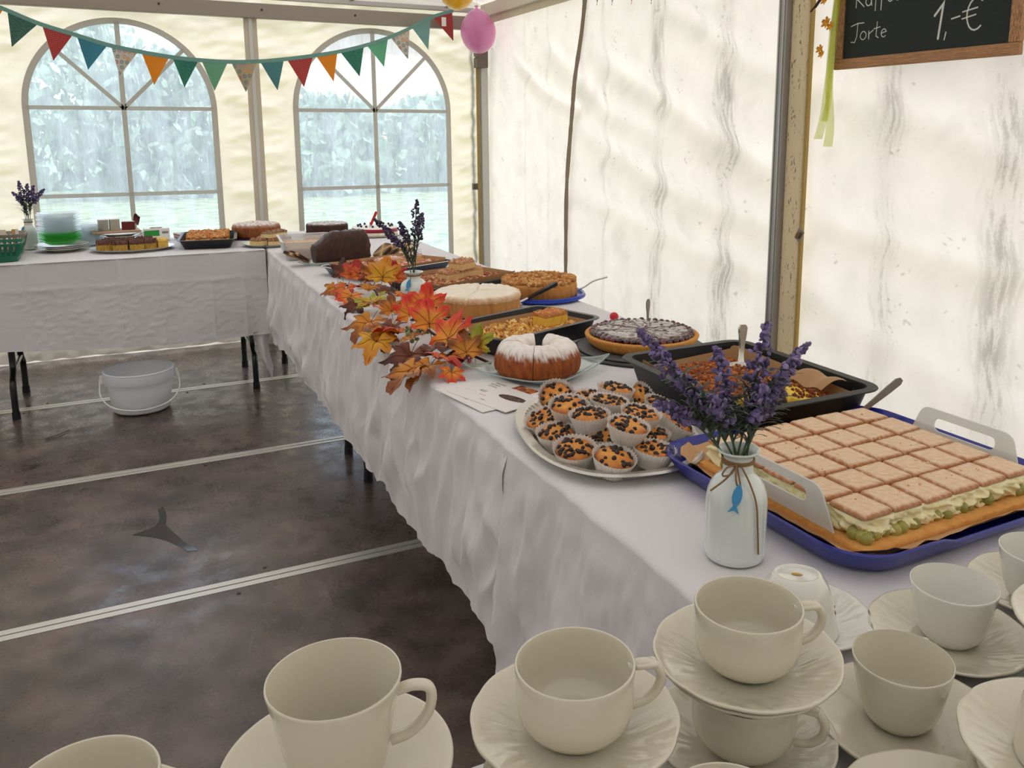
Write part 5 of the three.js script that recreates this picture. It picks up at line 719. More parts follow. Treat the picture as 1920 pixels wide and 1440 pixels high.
// ---------- flyers ----------
{
  const art = canvasTex(1024, 720, (g, w, h) => {
    g.fillStyle = '#e9e6e2'; g.fillRect(0, 0, w, h); const R = rng(4);
    g.save(); g.beginPath(); g.rect(430, 0, 320, 150); g.clip(); for (let i = 0; i < 240; i++) { g.fillStyle = ['#c9733a', '#8a4a2a', '#d9a060', '#5a3a2a', '#b85a3a'][Math.floor(R() * 5)]; g.beginPath(); g.ellipse(430 + R() * 320, R() * 150, 10 + R() * 30, 6 + R() * 16, R() * 3, 0, 7); g.fill(); } g.restore();
    g.fillStyle = '#2f6f78'; g.beginPath(); g.ellipse(900, 60, 90, 60, 0.4, 0, 7); g.fill(); g.fillStyle = '#3f5a9a'; g.beginPath(); g.ellipse(960, 190, 60, 70, 0, 0, 7); g.fill(); g.fillStyle = '#f4f2ee'; g.beginPath(); g.ellipse(850, 140, 60, 40, 0.5, 0, 7); g.fill();
    g.fillStyle = '#221d1c'; g.beginPath(); g.ellipse(730, 380, 210, 70, -0.05, 0, 7); g.fill(); for (let i = 0; i < 60; i++) { g.fillStyle = ['#6a4a32', '#403028', '#8a6a4a'][i % 3]; g.beginPath(); g.ellipse(560 + R() * 340, 340 + R() * 80, 16, 6, R() * 3, 0, 7); g.fill(); }
    g.fillStyle = '#2a2a2a'; g.save(); g.translate(330, 120); g.rotate(Math.PI); g.font = 'bold 44px sans-serif'; g.fillText('ZENTRAL', 0, 0); g.fillText('KINDER', 40, -58); g.fillText('THALES', 20, -116); g.restore();
    g.save(); g.translate(330, 400); g.rotate(Math.PI); g.font = 'bold 62px sans-serif'; g.fillText('ZZB', 0, 0); g.restore();
    g.fillStyle = '#c23a4a'; g.fillRect(330, 520, 60, 10); g.fillRect(400, 520, 40, 10); g.fillStyle = '#2a2a2a'; g.font = 'bold 34px sans-serif'; g.fillText('Tafel', 480, 640); g.fillStyle = '#8a8a8a'; g.fillRect(60, 500, 200, 3);
  });
  const mk = (label, x, z, turn, y) => { const o = thing('flyer', label, 'flyer', [x, Y + y, z], turn); mesh('sheet', rbox(0.15, 0.0012, 0.205, 0.0005), mat(0xeae8e4, 0.45), o); mesh('print', new THREE.PlaneGeometry(0.203, 0.148).rotateX(-Math.PI / 2).rotateY(-Math.PI / 2).translate(0, 0.0009, 0), mat(0xffffff, 0.4, { map: art }), o); };
  mk('lower white flyer peeping out at the table edge', 0.685, -1.705, 0.18, 0.0008); mk('printed white flyer with dark photo lying before the glass plate', 0.712, -1.685, 0.3, 0.0024);
}
// ---------- muffins on the foil plate ----------
{
  const sup = (a, b, y, n = 2.5, w = 0) => Array.from({ length: 128 }, (_, i) => { const t = i / 128 * 6.2832, c = Math.cos(t), s = Math.sin(t), q = 1 + w * (i % 2); return [Math.sign(c) * Math.pow(Math.abs(c), 2 / n) * a * q, y + w * 0.1 * (i % 2), Math.sign(s) * Math.pow(Math.abs(s), 2 / n) * b * q]; });
  const A = 0.162, B = 0.232;
  const fp = solo('foil_plate', loft([sup(A - 0.03, B - 0.03, 0), sup(A - 0.022, B - 0.022, 0.007), sup(A - 0.018, B - 0.018, 0.0165, 2.5, 0.02), sup(A - 0.002, B - 0.002, 0.02, 2.5, 0.014), sup(A, B, 0.0205), sup(A + 0.0025, B + 0.0025, 0.0185), sup(A, B, 0.0225), sup(A - 0.003, B - 0.003, 0.0215, 2.5, 0.014), sup(A - 0.02, B - 0.02, 0.018, 2.5, 0.02), sup(A - 0.024, B - 0.024, 0.008), sup(A - 0.032, B - 0.032, 0.0015)], { start: true, end: true, crease: 0.4 }), mat(0xd9d5cc, 0.34, { metalness: 0.85 }), 'oval silver foil plate full of muffins', 'plate', [0.785, Y, -1.35], -0.2);
  const flute = 34, cup = move(lathe([[0.0001, 0.0015], [0.024, 0.001], [0.0262, 0.002], [0.0315, 0.017], [0.039, 0.036]], flute * 4), (x, y, z) => { const a = Math.atan2(z, x), k = 1 + 0.03 * Math.cos(a * flute) * smooth(0.0, 0.006, y) * (Math.hypot(x, z) > 0.02 ? 1 : 0); return [x * k, y + (y > 0.03 ? 0.0012 * Math.cos(a * flute) : 0), z * k]; });
  const kinds = [0, 1, 2].map((s) => ({
    top: paint(move(lathe([[0.03, 0.02], [0.033, 0.0265], [0.0325, 0.03], [0.029, 0.034], [0.022, 0.0365], [0.013, 0.038], [0.0001, 0.0385]], 40), (x, y, z) => [x, y + 0.0025 * N2(x * 60 + s * 5, z * 60) - (s === 1 ? 0.006 * smooth(0.03, 0.01, Math.hypot(x, z)) : 0), z]), (x, y, z) => { const n = N3(x * 50 + s * 4, y * 50, z * 50); return mixC(mixC(C(0xcf7c2c), C(0xe3a04a), 0.5 + n * 0.8), C(0xa65a22), smooth(0.024, 0.036, Math.hypot(x, z) + 0.006 * n)); }),
    chips: crumbs(s === 2 ? 26 : 34, 90 + s, (r) => { const a = r() * 6.283, q = Math.sqrt(r()) * 0.03, x = Math.cos(a) * q, z = Math.sin(a) * q; return [x, 0.0395 - 7.5 * q * q - (s === 1 ? 0.006 * smooth(0.03, 0.01, q) : 0) + 0.0025 * N2(x * 60 + s * 5, z * 60), z]; }, [0.0034, 0.005], [0x23120c, 0x33190f, 0x1a0c08], [move(new THREE.IcosahedronGeometry(1, 1), (x, y, z) => [x, y * 0.8 + 0.25 * Math.max(0, y), z])]),
  }));
  const chipM = vmat(0.4), topM = vmat(0.6);
  // x, z, lift, tilt x, tilt z, kind, label
  const list = [
    [0.674, -1.333, 0, 0.1, 0.1, 0, 'muffin at the left front, half hidden by its neighbour'], [0.667, -1.251, 0, 0.22, 0.12, 0, 'front left muffin with many chips facing forward'], [0.703, -1.186, 0, 0.25, -0.05, 2, 'front middle muffin sitting low under the top one'], [0.782, -1.181, 0, 0.1, -0.1, 1, 'front right muffin at the edge of the foil plate'], [0.818, -1.245, 0, 0.05, 0, 0, 'muffin just behind the front right one'], [0.735, -1.275, 0, 0, 0, 2, 'muffin hidden beneath the topmost muffin'],
    [0.885, -1.284, 0.008, 0.35, -0.45, 2, 'right muffin tilted outward below the lavender'], [0.915, -1.372, 0.006, 0.3, -0.3, 0, 'right rear muffin leaning behind the tilted one'], [0.908, -1.45, 0.014, 1.0, -0.4, 2, 'rear right muffin lying on its side'], [0.826, -1.49, 0, 0.1, 0, 1, 'rear middle muffin low behind the upper ones'], [0.766, -1.52, 0.018, 0.8, 0.3, 2, 'rear left muffin tipped toward the viewer'], [0.695, -1.414, 0.002, 0.05, 0.35, 1, 'left muffin leaning with its paper side showing'], [0.77, -1.43, 0, 0, 0, 0, 'muffin buried in the middle of the pile'], [0.845, -1.345, 0, 0, 0, 0, 'muffin buried at the right middle of the pile'],
    [0.72, -1.375, 0.034, 0.2, 0.1, 2, 'upper left muffin at the back of the pile'], [0.725, -1.3, 0.034, 0.0, 0.05, 0, 'upper middle muffin with many dark chips'], [0.795, -1.36, 0.034, 0.05, -0.1, 1, 'upper rear muffin in the middle of the pile'], [0.845, -1.42, 0.034, 0.05, -0.15, 0, 'rearmost upper muffin near the black pan'], [0.752, -1.222, 0.036, 0.18, -0.12, 2, 'topmost front muffin crowning the pile'], [0.81, -1.272, 0.034, 0.15, -0.12, 1, 'upper right muffin with yellow cake showing'],
  ];
  const R = rng(12);
  list.forEach(([x, z, y, tx, tz, k, l]) => { const m = thing('muffin', 'chocolate chip ' + l, 'muffin', [x, Y + 0.0045 + Math.max(0, y), z], 0, 'muffins on the foil plate'); mesh('paper_case', cup, M.paperCup, m); const t = mesh('cake', kinds[k].top, topM, m); stuff(mesh('chocolate_chips', kinds[k].chips, chipM, t)); m.rotation.set(tx, R() * 6, tz, 'XZY'); });
}
// ---------- deep black pan ----------
{
  const w = 0.352, d = 0.46, h = 0.076, px = 1.148, pz = -1.392;
  const pan = solo('roasting_pan', tray(w - 0.03, d - 0.03, h, { taper: 0.02, rim: 0.018, t: 0.0025, r: 0.03, lip: 0.003 }), mat(0x0c0c0e, 0.42, { specularIntensity: 0.6 }), 'deep black roasting pan with brown crumble cake', 'pan', [px, Y, pz]);
  const c = thing('crumble_cake', 'copper brown crumble cake with cream in the deep black pan', 'cake', [px, Y + 0.005, pz]);
  const W = w - 0.105, D = d - 0.105;
  const pp = (k) => Array.from({ length: 120 }, (_, i) => { const q = rrect(W + 0.012 + k * 0.018, D + 0.012 + k * 0.018, 0.02, 0, 29)[i], n = 0.5 + 0.5 * N2(q[0] * 22 + 3, q[2] * 22); return [q[0], 0.001 + k * (0.04 + 0.03 * n * (q[0] > 0.05 || q[2] < -0.1 ? 1.2 : 0.2)), q[2]]; });
  mesh('baking_paper', loft([pp(0), pp(0.5), pp(1)], { start: true, crease: 1 }), M.paper, c);
  mesh('paper_corner', gridSurf(10, 6, (u, v) => [W / 2 - 0.03 + v * 0.05, 0.05 + 0.022 * Math.sin(v * 2.2) + 0.004 * Math.sin(u * 9), D / 2 - 0.14 + u * 0.1 + 0.02 * v]), M.paper, c);
  mesh('dark_base', paint(slab(W, D, 0.018, 30, 40, (x, z) => 0.002 * N2(x * 60, z * 60), 0.003), speckle(tone(0x24110b, 0x3a1c10))), M.moist, c);
  mesh('cream', paint(move(slab(W - 0.015, D - 0.11, 0.02, 36, 46, (x, z) => 0.003 * N2(x * 40, z * 40), 0.004), (x, y, z) => [x - 0.004, y + 0.018, z - 0.05]), speckle(tone(0xe0b024, 0xf2d050))), M.moist, c);
  stuff(mesh('crumble', crumbs(2600, 111, (r) => [-0.004 + (r() - 0.5) * (W - 0.02), 0.038 + r() * 0.006, -0.05 + (r() - 0.5) * (D - 0.115)], [0.0032, 0.0062], [0x8a4218, 0xa85a24, 0x6d2f10, 0xc27a38]), M.food, c));
  stuff(mesh('loose_crumbs', crumbs(420, 112, (r) => [0.02 + (r() - 0.5) * (W - 0.08), 0.019 + r() * 0.003, 0.14 + (r() - 0.5) * 0.09], [0.003, 0.005], [0x5a2a12, 0x7a3c18, 0xd9a828]), M.food, c));
  const pc = thing('cake_piece', 'piece of yellow cream cake tipped over in the deep black pan', 'cake', [1.215, Y + 0.028, -1.262], -0.5); mesh('cream', paint(move(rbox(0.1, 0.02, 0.06, 0.008, 0, 0.012, 0, 4), (x, y, z) => [x, y + 0.003 * N3(x * 60, y * 60, z * 60), z + 0.003 * N3(x * 70, y * 50, z * 50)]), speckle(tone(0xe8bc2c, 0xf6d95c))), M.moist, pc); mesh('base', rbox(0.098, 0.012, 0.058, 0.003, 0, -0.004, 0), mat(0x3a1c10, 0.7), pc); stuff(mesh('crumble', crumbs(60, 113, (r) => [(r() - 0.5) * 0.09, 0.025, (r() - 0.5) * 0.05], [0.003, 0.005], [0x8a4218, 0x6d2f10]), M.food, pc)); pc.rotation.set(0.25, -0.5, -0.12);
  const s = thing('cake_server', 'polished steel cake server standing in the deep black pan', 'server', [1.24, Y + 0.052, -1.51]);
  mesh('blade', loft([[0, 0.01], [0.012, 0.026], [0.035, 0.033], [0.06, 0.03], [0.085, 0.016], [0.095, 0.004]].map(([x, ww]) => { const q = [-x * 0.75, -x * 0.18, x * 0.55]; return [[q[0] - ww * 0.6, q[1], q[2] - ww * 0.8], [q[0] + ww * 0.6, q[1], q[2] + ww * 0.8], [q[0] + ww * 0.6, q[1] + 0.0018, q[2] + ww * 0.8], [q[0] - ww * 0.6, q[1] + 0.0018, q[2] - ww * 0.8]]; }), { start: true, end: true, crease: 0.7 }), M.chrome, s);
  const hp = (y, ww, t, o) => [[o - ww * 0.9, y, -o - ww * 0.4 - t], [o + ww * 0.9, y, -o + ww * 0.4 - t], [o + ww * 0.9, y, -o + ww * 0.4 + t], [o - ww * 0.9, y, -o - ww * 0.4 + t]];
  mesh('handle', loft([hp(0.0, 0.007, 0.002, 0), hp(0.015, 0.0045, 0.0025, 0.004), hp(0.04, 0.005, 0.003, 0.009), hp(0.065, 0.008, 0.0035, 0.012), hp(0.08, 0.0095, 0.003, 0.0125), hp(0.087, 0.006, 0.002, 0.0125)], { start: true, end: true, crease: 1 }), M.chrome, s);
}

// ---------- blue tray with the biscuit slab cake ----------
{
  const cx = 1.05, cz = -0.96, w = 0.515, d = 0.475;
  const dense = (ring, m = 14) => { const per = ring.length / 4; const out = []; ring.forEach((p, i) => { const q = ring[(i + 1) % ring.length]; const n = i % per === per - 1 ? m : 1; for (let k = 0; k < n; k++) out.push([lerp(p[0], q[0], k / n), lerp(p[1], q[1], k / n), lerp(p[2], q[2], k / n)]); }); return out; };
  const dip = (ring) => dense(ring).map(([x, y, z]) => [x, y - (z > 0.15 && y > 0.02 ? 0.008 * smooth(0.11, 0.085, Math.abs(x)) : 0), z]);
  const rr = (o, y, r = 0.075) => dip(rrect(w + 2 * o, d + 2 * o, r, y, 10));
  solo('serving_tray', loft([rr(-0.03, 0, 0.06), rr(-0.014, 0.006), rr(-0.002, 0.026), rr(0.002, 0.034), rr(0.0035, 0.037), rr(0.001, 0.039), rr(-0.003, 0.037), rr(-0.018, 0.01), rr(-0.034, 0.0045, 0.055)], { start: true, end: true, crease: 0.7 }), M.blue, 'royal blue plastic serving tray under the biscuit cake', 'tray', [cx, Y, cz], 0.02);
  const paperRing = (k) => dense(rrect(w - 0.085 + k * 0.055, d - 0.085 + k * 0.055, 0.055 + k * 0.02, 0, 10)).map(([x, , z]) => [x, 0.0065 + k * (0.017 + 0.006 * N2(x * 20, z * 20)) + (x < -0.19 && z < -0.12 ? 0.01 * k : 0), z]);
  const lift = thing('cake_carrier_insert', 'translucent white plastic lifting insert with two slotted handles in the blue tray', 'carrier insert', [cx, Y + 0.0055, cz], 0.02);
  mesh('floor_sheet', rbox(0.4, 0.0015, 0.2, 0.0006, 0, 0.001, 0.03), mat(0xeceff0, 0.4), lift);
  const hs = new THREE.Shape(); hs.moveTo(-0.11, 0); hs.lineTo(0.11, 0); hs.lineTo(0.092, 0.05); hs.quadraticCurveTo(0.086, 0.064, 0.07, 0.064); hs.lineTo(-0.07, 0.064); hs.quadraticCurveTo(-0.086, 0.064, -0.092, 0.05); hs.lineTo(-0.11, 0);
  const ho = new THREE.Path(); ho.moveTo(-0.048, 0.026); ho.lineTo(0.048, 0.026); ho.quadraticCurveTo(0.06, 0.028, 0.06, 0.038); ho.quadraticCurveTo(0.06, 0.05, 0.048, 0.05); ho.lineTo(-0.048, 0.05); ho.quadraticCurveTo(-0.06, 0.05, -0.06, 0.038); ho.quadraticCurveTo(-0.06, 0.028, -0.048, 0.026); hs.holes.push(ho);
  const hg = new THREE.ExtrudeGeometry(hs, { depth: 0.002, bevelEnabled: true, bevelSize: 0.0005, bevelThickness: 0.0005, bevelSegments: 1, curveSegments: 10 }), hm = mat(0xeff1ee, 0.35, { transmission: 0.45 });
  for (const s of [-1, 1]) { const o = mesh('handle', hg, hm, lift); o.position.set(s * 0.205, 0.022, 0.03); o.rotation.set(0, s * Math.PI / 2, 0); o.rotation.order = 'YXZ'; o.rotation.x = s < 0 ? 0.12 : 0.12; }
  const c = thing('biscuit_cake', 'slab cake topped with sugar glazed biscuits over cream in the blue tray', 'cake', [cx, Y + 0.0075, cz], 0.02);
  mesh('baking_paper', loft([paperRing(0), paperRing(0.5), paperRing(1)], { start: true, crease: 1 }), mat(0xc49a6c, 0.7), c);
  const W = 0.37, D = 0.345, ox = -0.012, oz = 0.01;
  mesh('sponge', paint(move(slab(W + 0.014, D + 0.018, 0.017, 50, 50, (x, z) => 0.001 * N2(x * 60, z * 60), 0.01), (x, y, z) => [x + ox, y + 0.002, z + oz + 0.004]), (x, y, z) => mixC(mixC(C(0xdc9a48), C(0xecb468), 0.5 + 0.6 * N3(x * 90, y * 90, z * 90)), C(0xb5722c), 0.25)), M.food, c);
  stuff(mesh('fruit', crumbs(84, 131, (r, s, i) => { const f = i % 3; return f ? [ox + (r() - 0.5) * W, 0.022 + r() * 0.006, oz + D / 2 - 0.004 - r() * 0.012] : [ox - W / 2 + 0.006 + r() * 0.01, 0.022 + r() * 0.006, oz + (r() - 0.5) * D]; }, [0.007, 0.011], [0xa09a4a, 0xb5ac58, 0x8a8a44], [new THREE.IcosahedronGeometry(1, 1)]), vmat(0.35), c));
  const creamG = loft(Array.from({ length: 13 }, (_, k) => dense(rrect(W - 0.008, D - 0.008, 0.012, 0.019 + 0.031 * k / 12, 6), 70)), { start: true, end: true, crease: 0 });
  mesh('cream', paint(move(creamG, (x, y, z) => { const e = Math.max(Math.abs(x) / (W / 2), Math.abs(z) / (D / 2)), t = (y - 0.019) / 0.031, k = smooth(0.8, 0.95, e) * Math.sin(Math.PI * clamp(0.12 + t * 0.8)); const b = k * (0.003 + 0.007 * N3(x * 30, y * 60, z * 30) + 0.005 * N3(x * 75, y * 110, z * 75) + 0.002 * N3(x * 160, y * 200, z * 160)); return [x + ox + Math.sign(x) * b * smooth(0.8, 1, Math.abs(x) / (W / 2)), y - (1 - t) * 0.006 * N3(x * 34, 2, z * 34), z + oz + Math.sign(z) * b * smooth(0.8, 1, Math.abs(z) / (D / 2))]; }), speckle(tone(0xf0e2a0, 0xf8f0c4, 0xe6d488), 70)), M.moist, c);
  const nx = 6, nz = 5, bw = W / nx, bd = D / nz, R = rng(141);
  const bis = [0, 1, 2].map((s) => {
    const edge = (o, y) => dense(rrect(bw - 0.0035 + 2 * o, bd - 0.0035 + 2 * o, 0.005, y, 3)).map(([x, yy, z], i) => [x * (1 + 0.012 * ((i % 2) - 0.5)), yy, z * (1 + 0.012 * ((i % 2) - 0.5))]);
    const g = loft([edge(-0.002, 0), edge(0, 0.0015), edge(0, 0.0045), edge(-0.0015, 0.0066), edge(-0.006, 0.0074)], { start: true, end: false, crease: 0.8 });
    const top = gridSurf(14, 14, (u, v) => { const x = (u - 0.5) * (bw - 0.0155), z = (v - 0.5) * (bd - 0.0155); return [x, 0.0074 + 0.0004 * N2(x * 90 + s * 5, z * 90), z]; });
    return paint(merge([g, top]), (x, y, z) => { const e = Math.max(Math.abs(x) - bw / 2, Math.abs(z) - bd / 2), n = N2(x * 70 + s * 9, z * 70) * 0.6 + N2(x * 220, z * 220 + s) * 0.4; return mixC(mixC(C(0xe6c8a6), C(0xd9b48a), 0.5 + n), C(0xb06f3c), smooth(-0.008, -0.001, e + n * 0.003) * (y < 0.0068 ? 1 : 0.5)); });
  }), bm = vmat(0.42, { clearcoat: 0.15, clearcoatRoughness: 0.5 });
  for (let i = 0; i < nx; i++) for (let j = 0; j < nz; j++) { const o = mesh('biscuit', bis[(i * 3 + j * 5) % 3], bm, c); o.position.set(ox + (i + 0.5 - nx / 2) * bw + (R() - 0.5) * 0.0025, 0.0495 + R() * 0.0015, oz + (j + 0.5 - nz / 2) * bd + (R() - 0.5) * 0.0025); o.rotation.set((R() - 0.5) * 0.05, (R() - 0.5) * 0.07, (R() - 0.5) * 0.05); }
  stuff(mesh('crumbs', crumbs(60, 151, (r) => [ox + (r() - 0.5) * W * 0.9, 0.0575, oz + (r() - 0.5) * D * 0.9], [0.0012, 0.003], [0xc98a48, 0xd9a868, 0xe8c890]), M.food, c));
  const k = thing('butter_knife', 'steel knife handle leaning over the back edge of the blue tray', 'knife', [1.235, Y + 0.036, -1.15]); k.rotation.y = -0.1;
  const kp = (t, ww) => { const q = [0.085 * t, 0.07 * t, 0.02 * t]; return [[q[0] - ww, q[1] + ww, q[2] - 0.0015], [q[0] + ww, q[1] - ww, q[2] - 0.0015], [q[0] + ww, q[1] - ww, q[2] + 0.0015], [q[0] - ww, q[1] + ww, q[2] + 0.0015]]; };
  mesh('handle', loft([kp(0, 0.0028), kp(0.3, 0.004), kp(0.7, 0.006), kp(0.93, 0.0062), kp(1, 0.003)], { start: true, end: true, crease: 0.9 }), M.aluOld, k); mesh('blade', loft([kp(0, 0.003), kp(-0.25, 0.005), kp(-0.42, 0.004)], { start: true, end: true }), M.chrome, k);
}
// ---------- near bottle with lavender ----------
bottle('frosted white bottle vase with twine bow and blue fish beside the blue tray', [0.715, Y, -0.868], 0.042, 0.157, true);
[[[0.606, 1.065, -0.957], [0.66, 0.98, -0.9]], [[0.765, 1.075, -0.878], [0.73, 0.97, -0.865]], [[0.811, 1.046, -0.849], [0.735, 0.97, -0.86]], [[0.617, 0.965, -0.93], [0.665, 0.955, -0.895]], [[0.701, 1.04, -0.904], [0.7, 0.96, -0.875]], [[0.645, 1.01, -0.926], [0.675, 0.97, -0.89]], [[0.774, 1.0, -0.856], [0.745, 0.95, -0.86]], [[0.668, 0.985, -0.87], [0.69, 0.96, -0.87]], [[0.73, 1.0, -0.84], [0.725, 0.95, -0.855]]].forEach(([t, c], i) => lavender(['tall outermost lavender sprig leaning left in the frosted bottle', 'tallest upright lavender sprig in the frosted bottle', 'lavender sprig leaning furthest right in the frosted bottle', 'low lavender sprig bending left over the muffins', 'middle lavender sprig in front of the steel server', 'shorter left leaning lavender sprig in the frosted bottle', 'short lavender sprig leaning right in the frosted bottle', 'short lavender sprig left of the bottle centre', 'short lavender sprig in front of the bottle centre'][i], 'lavender in the near bottle vase', [0.715 + (i - 4) * 0.0022, Y + 0.125, -0.868 + (i % 3 - 1) * 0.004], c, t, 370 + i, { s: 0.0057, dense: 32, head: 0.46, leafN: 26, leafL: 0.065, colors: [0x655686, 0x8374a6, 0x4e4168, 0x998bb6, 0x736392] }));

// ---------- cups and saucers ----------
const saucerG = (R, n = 12) => move(lathe([[0.0001, 0.004], [R * 0.42, 0.004], [R * 0.44, 0], [R * 0.5, 0], [R * 0.53, 0.004], [R * 0.75, 0.011], [R * 0.96, 0.0195], [R, 0.0212], [R * 0.998, 0.0235], [R * 0.97, 0.0235], [R * 0.9, 0.0205], [R * 0.82, 0.0175], [R * 0.74, 0.0145], [R * 0.62, 0.0105], [R * 0.52, 0.0078], [R * 0.4, 0.0072], [R * 0.36, 0.0078], [R * 0.34, 0.0066], [0.0001, 0.0062]], 160), (x, y, z) => { const a = Math.atan2(z, x), r = Math.hypot(x, z), e = smooth(0.8 * R, R, r), k = 1 + (n ? 0.012 * Math.abs(Math.cos(a * n / 2)) * e : 0), rel = n && r > 0.56 * R && r < 0.95 * R ? smooth(0.56 * R, 0.64 * R, r) * smooth(0.95 * R, 0.88 * R, r) * 0.0011 * Math.max(-0.3, Math.sin(a * 6 + 5 * N2(x * 38, z * 38)) * Math.sin(r / R * 26 + 3 * N2(x * 50 + 4, z * 50))) : 0; return [x * k, y + rel, z * k]; });
const cupProfiles = {
  low: [[0.0001, 0.0045], [0.024, 0.004], [0.026, 0], [0.029, 0], [0.031, 0.003], [0.04, 0.009], [0.0465, 0.018], [0.0488, 0.03], [0.0495, 0.058], [0.0497, 0.0622], [0.0488, 0.0636], [0.0474, 0.0628], [0.0462, 0.056], [0.0455, 0.031], [0.0432, 0.02], [0.037, 0.012], [0.026, 0.0085], [0.0001, 0.0078]],
  tall: [[0.0001, 0.004], [0.026, 0.0035], [0.028, 0], [0.031, 0], [0.0335, 0.004], [0.0365, 0.012], [0.0405, 0.03], [0.047, 0.066], [0.0515, 0.0865], [0.0512, 0.0885], [0.0496, 0.0883], [0.0448, 0.066], [0.038, 0.03], [0.0335, 0.013], [0.027, 0.0085], [0.0001, 0.0075]],
  taper: [[0.0001, 0.004], [0.022, 0.0035], [0.024, 0], [0.0265, 0], [0.029, 0.003], [0.0345, 0.01], [0.039, 0.022], [0.0435, 0.044], [0.0472, 0.0655], [0.0472, 0.0675], [0.0458, 0.0678], [0.0412, 0.045], [0.0365, 0.023], [0.032, 0.0125], [0.024, 0.0082], [0.0001, 0.0072]],
};
const handles = {
  low: () => merge([tube([[0.046, 0.052, 0], [0.056, 0.0555, 0], [0.0685, 0.052, 0], [0.0735, 0.042, 0], [0.071, 0.031, 0], [0.062, 0.022, 0], [0.0475, 0.018, 0]], 0.0041, 40, 12), rbox(0.02, 0.005, 0.011, 0.0022, 0.06, 0.0545, 0)]).scale(1, 1, 1.15),
  tall: () => tube([[0.0455, 0.07, 0], [0.06, 0.0735, 0], [0.0715, 0.0705, 0], [0.074, 0.06, 0], [0.069, 0.045, 0], [0.057, 0.033, 0], [0.0415, 0.0275, 0]], 0.0042, 40, 12).scale(1, 1, 1.3),
  taper: () => tube([[0.044, 0.056, 0], [0.057, 0.058, 0], [0.067, 0.051, 0], [0.068, 0.039, 0], [0.059, 0.028, 0], [0.0405, 0.024, 0]], 0.0036, 40, 12).scale(1, 1, 1.2),
};
const cupG = Object.fromEntries(Object.entries(cupProfiles).map(([k, p]) => [k, lathe(p, 96)])), handleG = Object.fromEntries(Object.entries(handles).map(([k, f]) => [k, f()]));
const sau = saucerG(0.086), sauPlain = saucerG(0.09, 0), sauSmall = saucerG(0.078);
function cupAt(kind, label, pos, turn, m = M.porcelain) { const c = thing('coffee_cup', label, 'cup', pos, turn, 'cups'); mesh('body', cupG[kind], m, c); mesh('handle', handleG[kind], m, c); delete c.userData.group; return c; }
function saucerAt(label, pos, g = sau, m = M.porcelain, turn = 0) { return solo('saucer', g, m, label, 'saucer', pos, turn); }
// leftmost cup, cut by the frame
cupAt('low', 'lower cup stacked under the lower left corner cup', [-0.06, Y, -0.612], 2.5); saucerAt('plain saucer under the cup cut by the lower left corner', [-0.06, Y + 0.0645, -0.612], sauSmall); cupAt('low', 'cup cut by the lower left corner of the view', [-0.06, Y + 0.0725, -0.612], -0.4);
// tall cup left of centre
saucerAt('lowest saucer under the tall conical cup', [0.113, Y, -0.605], sauSmall); cupAt('low', 'hidden lower cup under the tall conical cup', [0.113, Y + 0.0075, -0.605], 2); saucerAt('plain smooth saucer under the tall conical cup', [0.113, Y + 0.072, -0.605], sauPlain); cupAt('tall', 'tall conical cup with angular handle left of the table corner', [0.113, Y + 0.08, -0.605], -0.28);
// stack in the middle
saucerAt('lowest saucer of the middle cup stack', [0.298, Y, -0.557]); cupAt('low', 'lower cup of the middle stack, hidden by its saucer', [0.298, Y + 0.0075, -0.557], 2.6); saucerAt('relief saucer on the middle cup stack', [0.298, Y + 0.0825, -0.557]); saucerAt('doubled saucer inside the middle cup stack', [0.298, Y + 0.0725, -0.557], sauSmall); cupAt('low', 'upper straight cup of the middle stack beside the tall conical one', [0.298, Y + 0.0905, -0.557], -0.3);
// stack to the right, in front of the bottle
saucerAt('lowest saucer of the stack in front of the bottle', [0.482, Y, -0.562]); cupAt('low', 'lower cup of the stack in front of the bottle', [0.482, Y + 0.0075, -0.562], -0.9); saucerAt('relief saucer between the two cups in front of the bottle', [0.482, Y + 0.0825, -0.562]); saucerAt('doubled saucer inside the stack in front of the bottle', [0.482, Y + 0.0725, -0.562], sauSmall); cupAt('low', 'upper straight cup on the stack in front of the bottle', [0.482, Y + 0.0905, -0.562], -0.3);
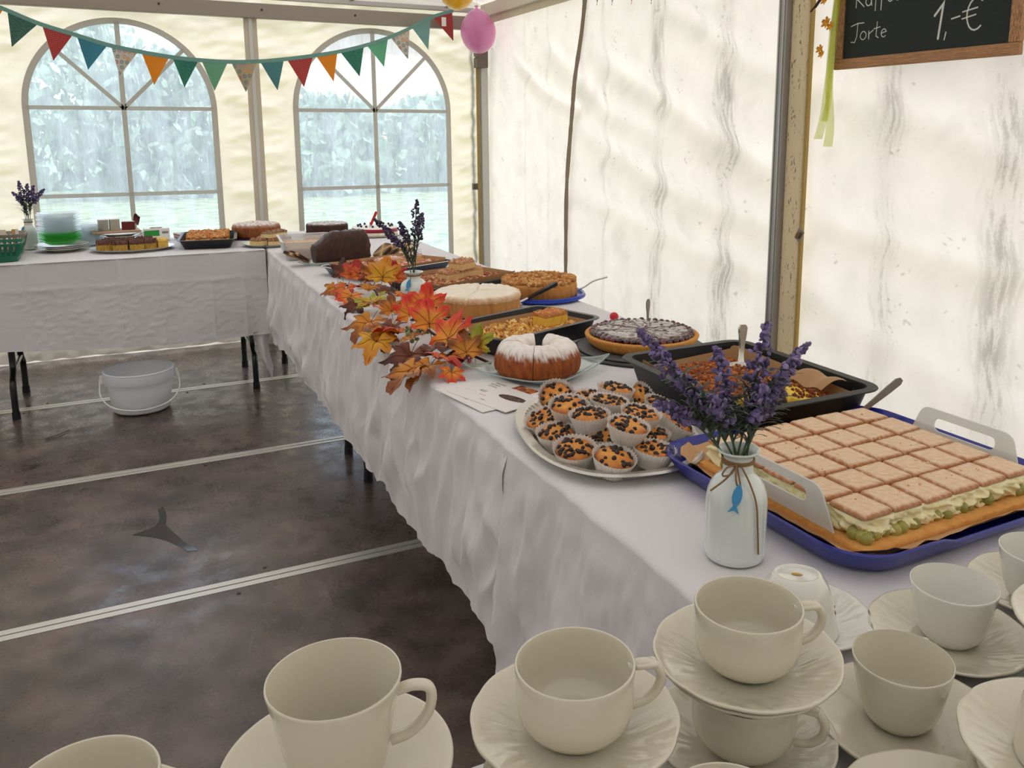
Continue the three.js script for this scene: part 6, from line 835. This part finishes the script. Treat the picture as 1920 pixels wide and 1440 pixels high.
// cups on the right table
saucerAt('relief saucer under the thin walled cup below the blue tray', [0.797, Y, -0.588]); cupAt('taper', 'thin walled tapered cup just below the blue tray', [0.806, Y + 0.0075, -0.592], 0.15, M.porcelainWhite);
saucerAt('flat saucer under the tapered cup nearest the lower right', [0.638, Y, -0.503], sauPlain); cupAt('taper', 'tapered cup between the stack and the lower right corner', [0.642, Y + 0.0075, -0.52], 0.35);
saucerAt('saucer beside the upturned cup behind the stack', [0.674, Y, -0.69], sauSmall, M.porcelainWhite);
{
  const c = cupAt('taper', 'upturned white cup with golden leaf print behind the stack', [0.662, Y + 0.0755, -0.69], 0.4, M.porcelainWhite); c.rotation.set(Math.PI - 0.06, -0.7, 0.05);
  const gold = mat(0xb98a1e, 0.4), ls = new THREE.Shape(); ls.moveTo(0, 0.007); ls.quadraticCurveTo(0.006, 0.002, 0, -0.006); ls.quadraticCurveTo(-0.006, 0.002, 0, 0.007); const lg = new THREE.ExtrudeGeometry(ls, { depth: 0.0004, bevelEnabled: false });
  const a = mesh('gold_leaf_print', lg, gold, c); a.position.set(0.003, 0.0032, 0); a.rotation.x = Math.PI / 2;
  for (const t of [-0.9, -1.3, 0.4, 1.2, 1.5, 2.4]) { const o = mesh('gold_leaf_print', lg, gold, c); o.position.set(Math.cos(t) * 0.0432, 0.043, -Math.sin(t) * 0.0432); o.rotation.set(0, t + Math.PI / 2, 0.5); }
}
saucerAt('relief saucer under the cup at the right edge', [0.985, Y, -0.6]); cupAt('taper', 'thin walled cup at the right edge below the blue tray', [0.97, Y + 0.0075, -0.598], 0.8, M.porcelainWhite);
cupAt('low', 'lower cup carrying a saucer at the right edge', [0.86, Y, -0.455], 1); saucerAt('saucer on a cup at the right edge, mostly out of view', [0.86, Y + 0.0645, -0.455], sau);
saucerAt('small printed saucer in the lower right corner', [0.75, Y + 0.0005, -0.425], sauSmall); cupAt('low', 'supporting cup under the raised saucer in the lower right corner', [0.655, Y, -0.36], 2); saucerAt('raised saucer in the lower right corner', [0.655, Y + 0.0645, -0.36]); cupAt('low', 'upturned cup on the raised saucer in the lower right corner', [0.66, Y + 0.136, -0.355], -0.6).rotation.x = Math.PI;
saucerAt('lower saucer under the cup cut by the bottom edge', [0.368, Y, -0.44], sauSmall); saucerAt('saucer under the cup cut by the bottom edge', [0.368, Y + 0.0085, -0.44], sauSmall); cupAt('low', 'cup cut by the bottom edge right of the middle stack', [0.368, Y + 0.0165, -0.44], -0.3);
saucerAt('lower saucer cut by the bottom edge near the right', [0.548, Y, -0.39], sauSmall); saucerAt('upper saucer cut by the bottom edge near the lower right cup', [0.548, Y + 0.0085, -0.39], sau);
renderer.render(scene, camera);
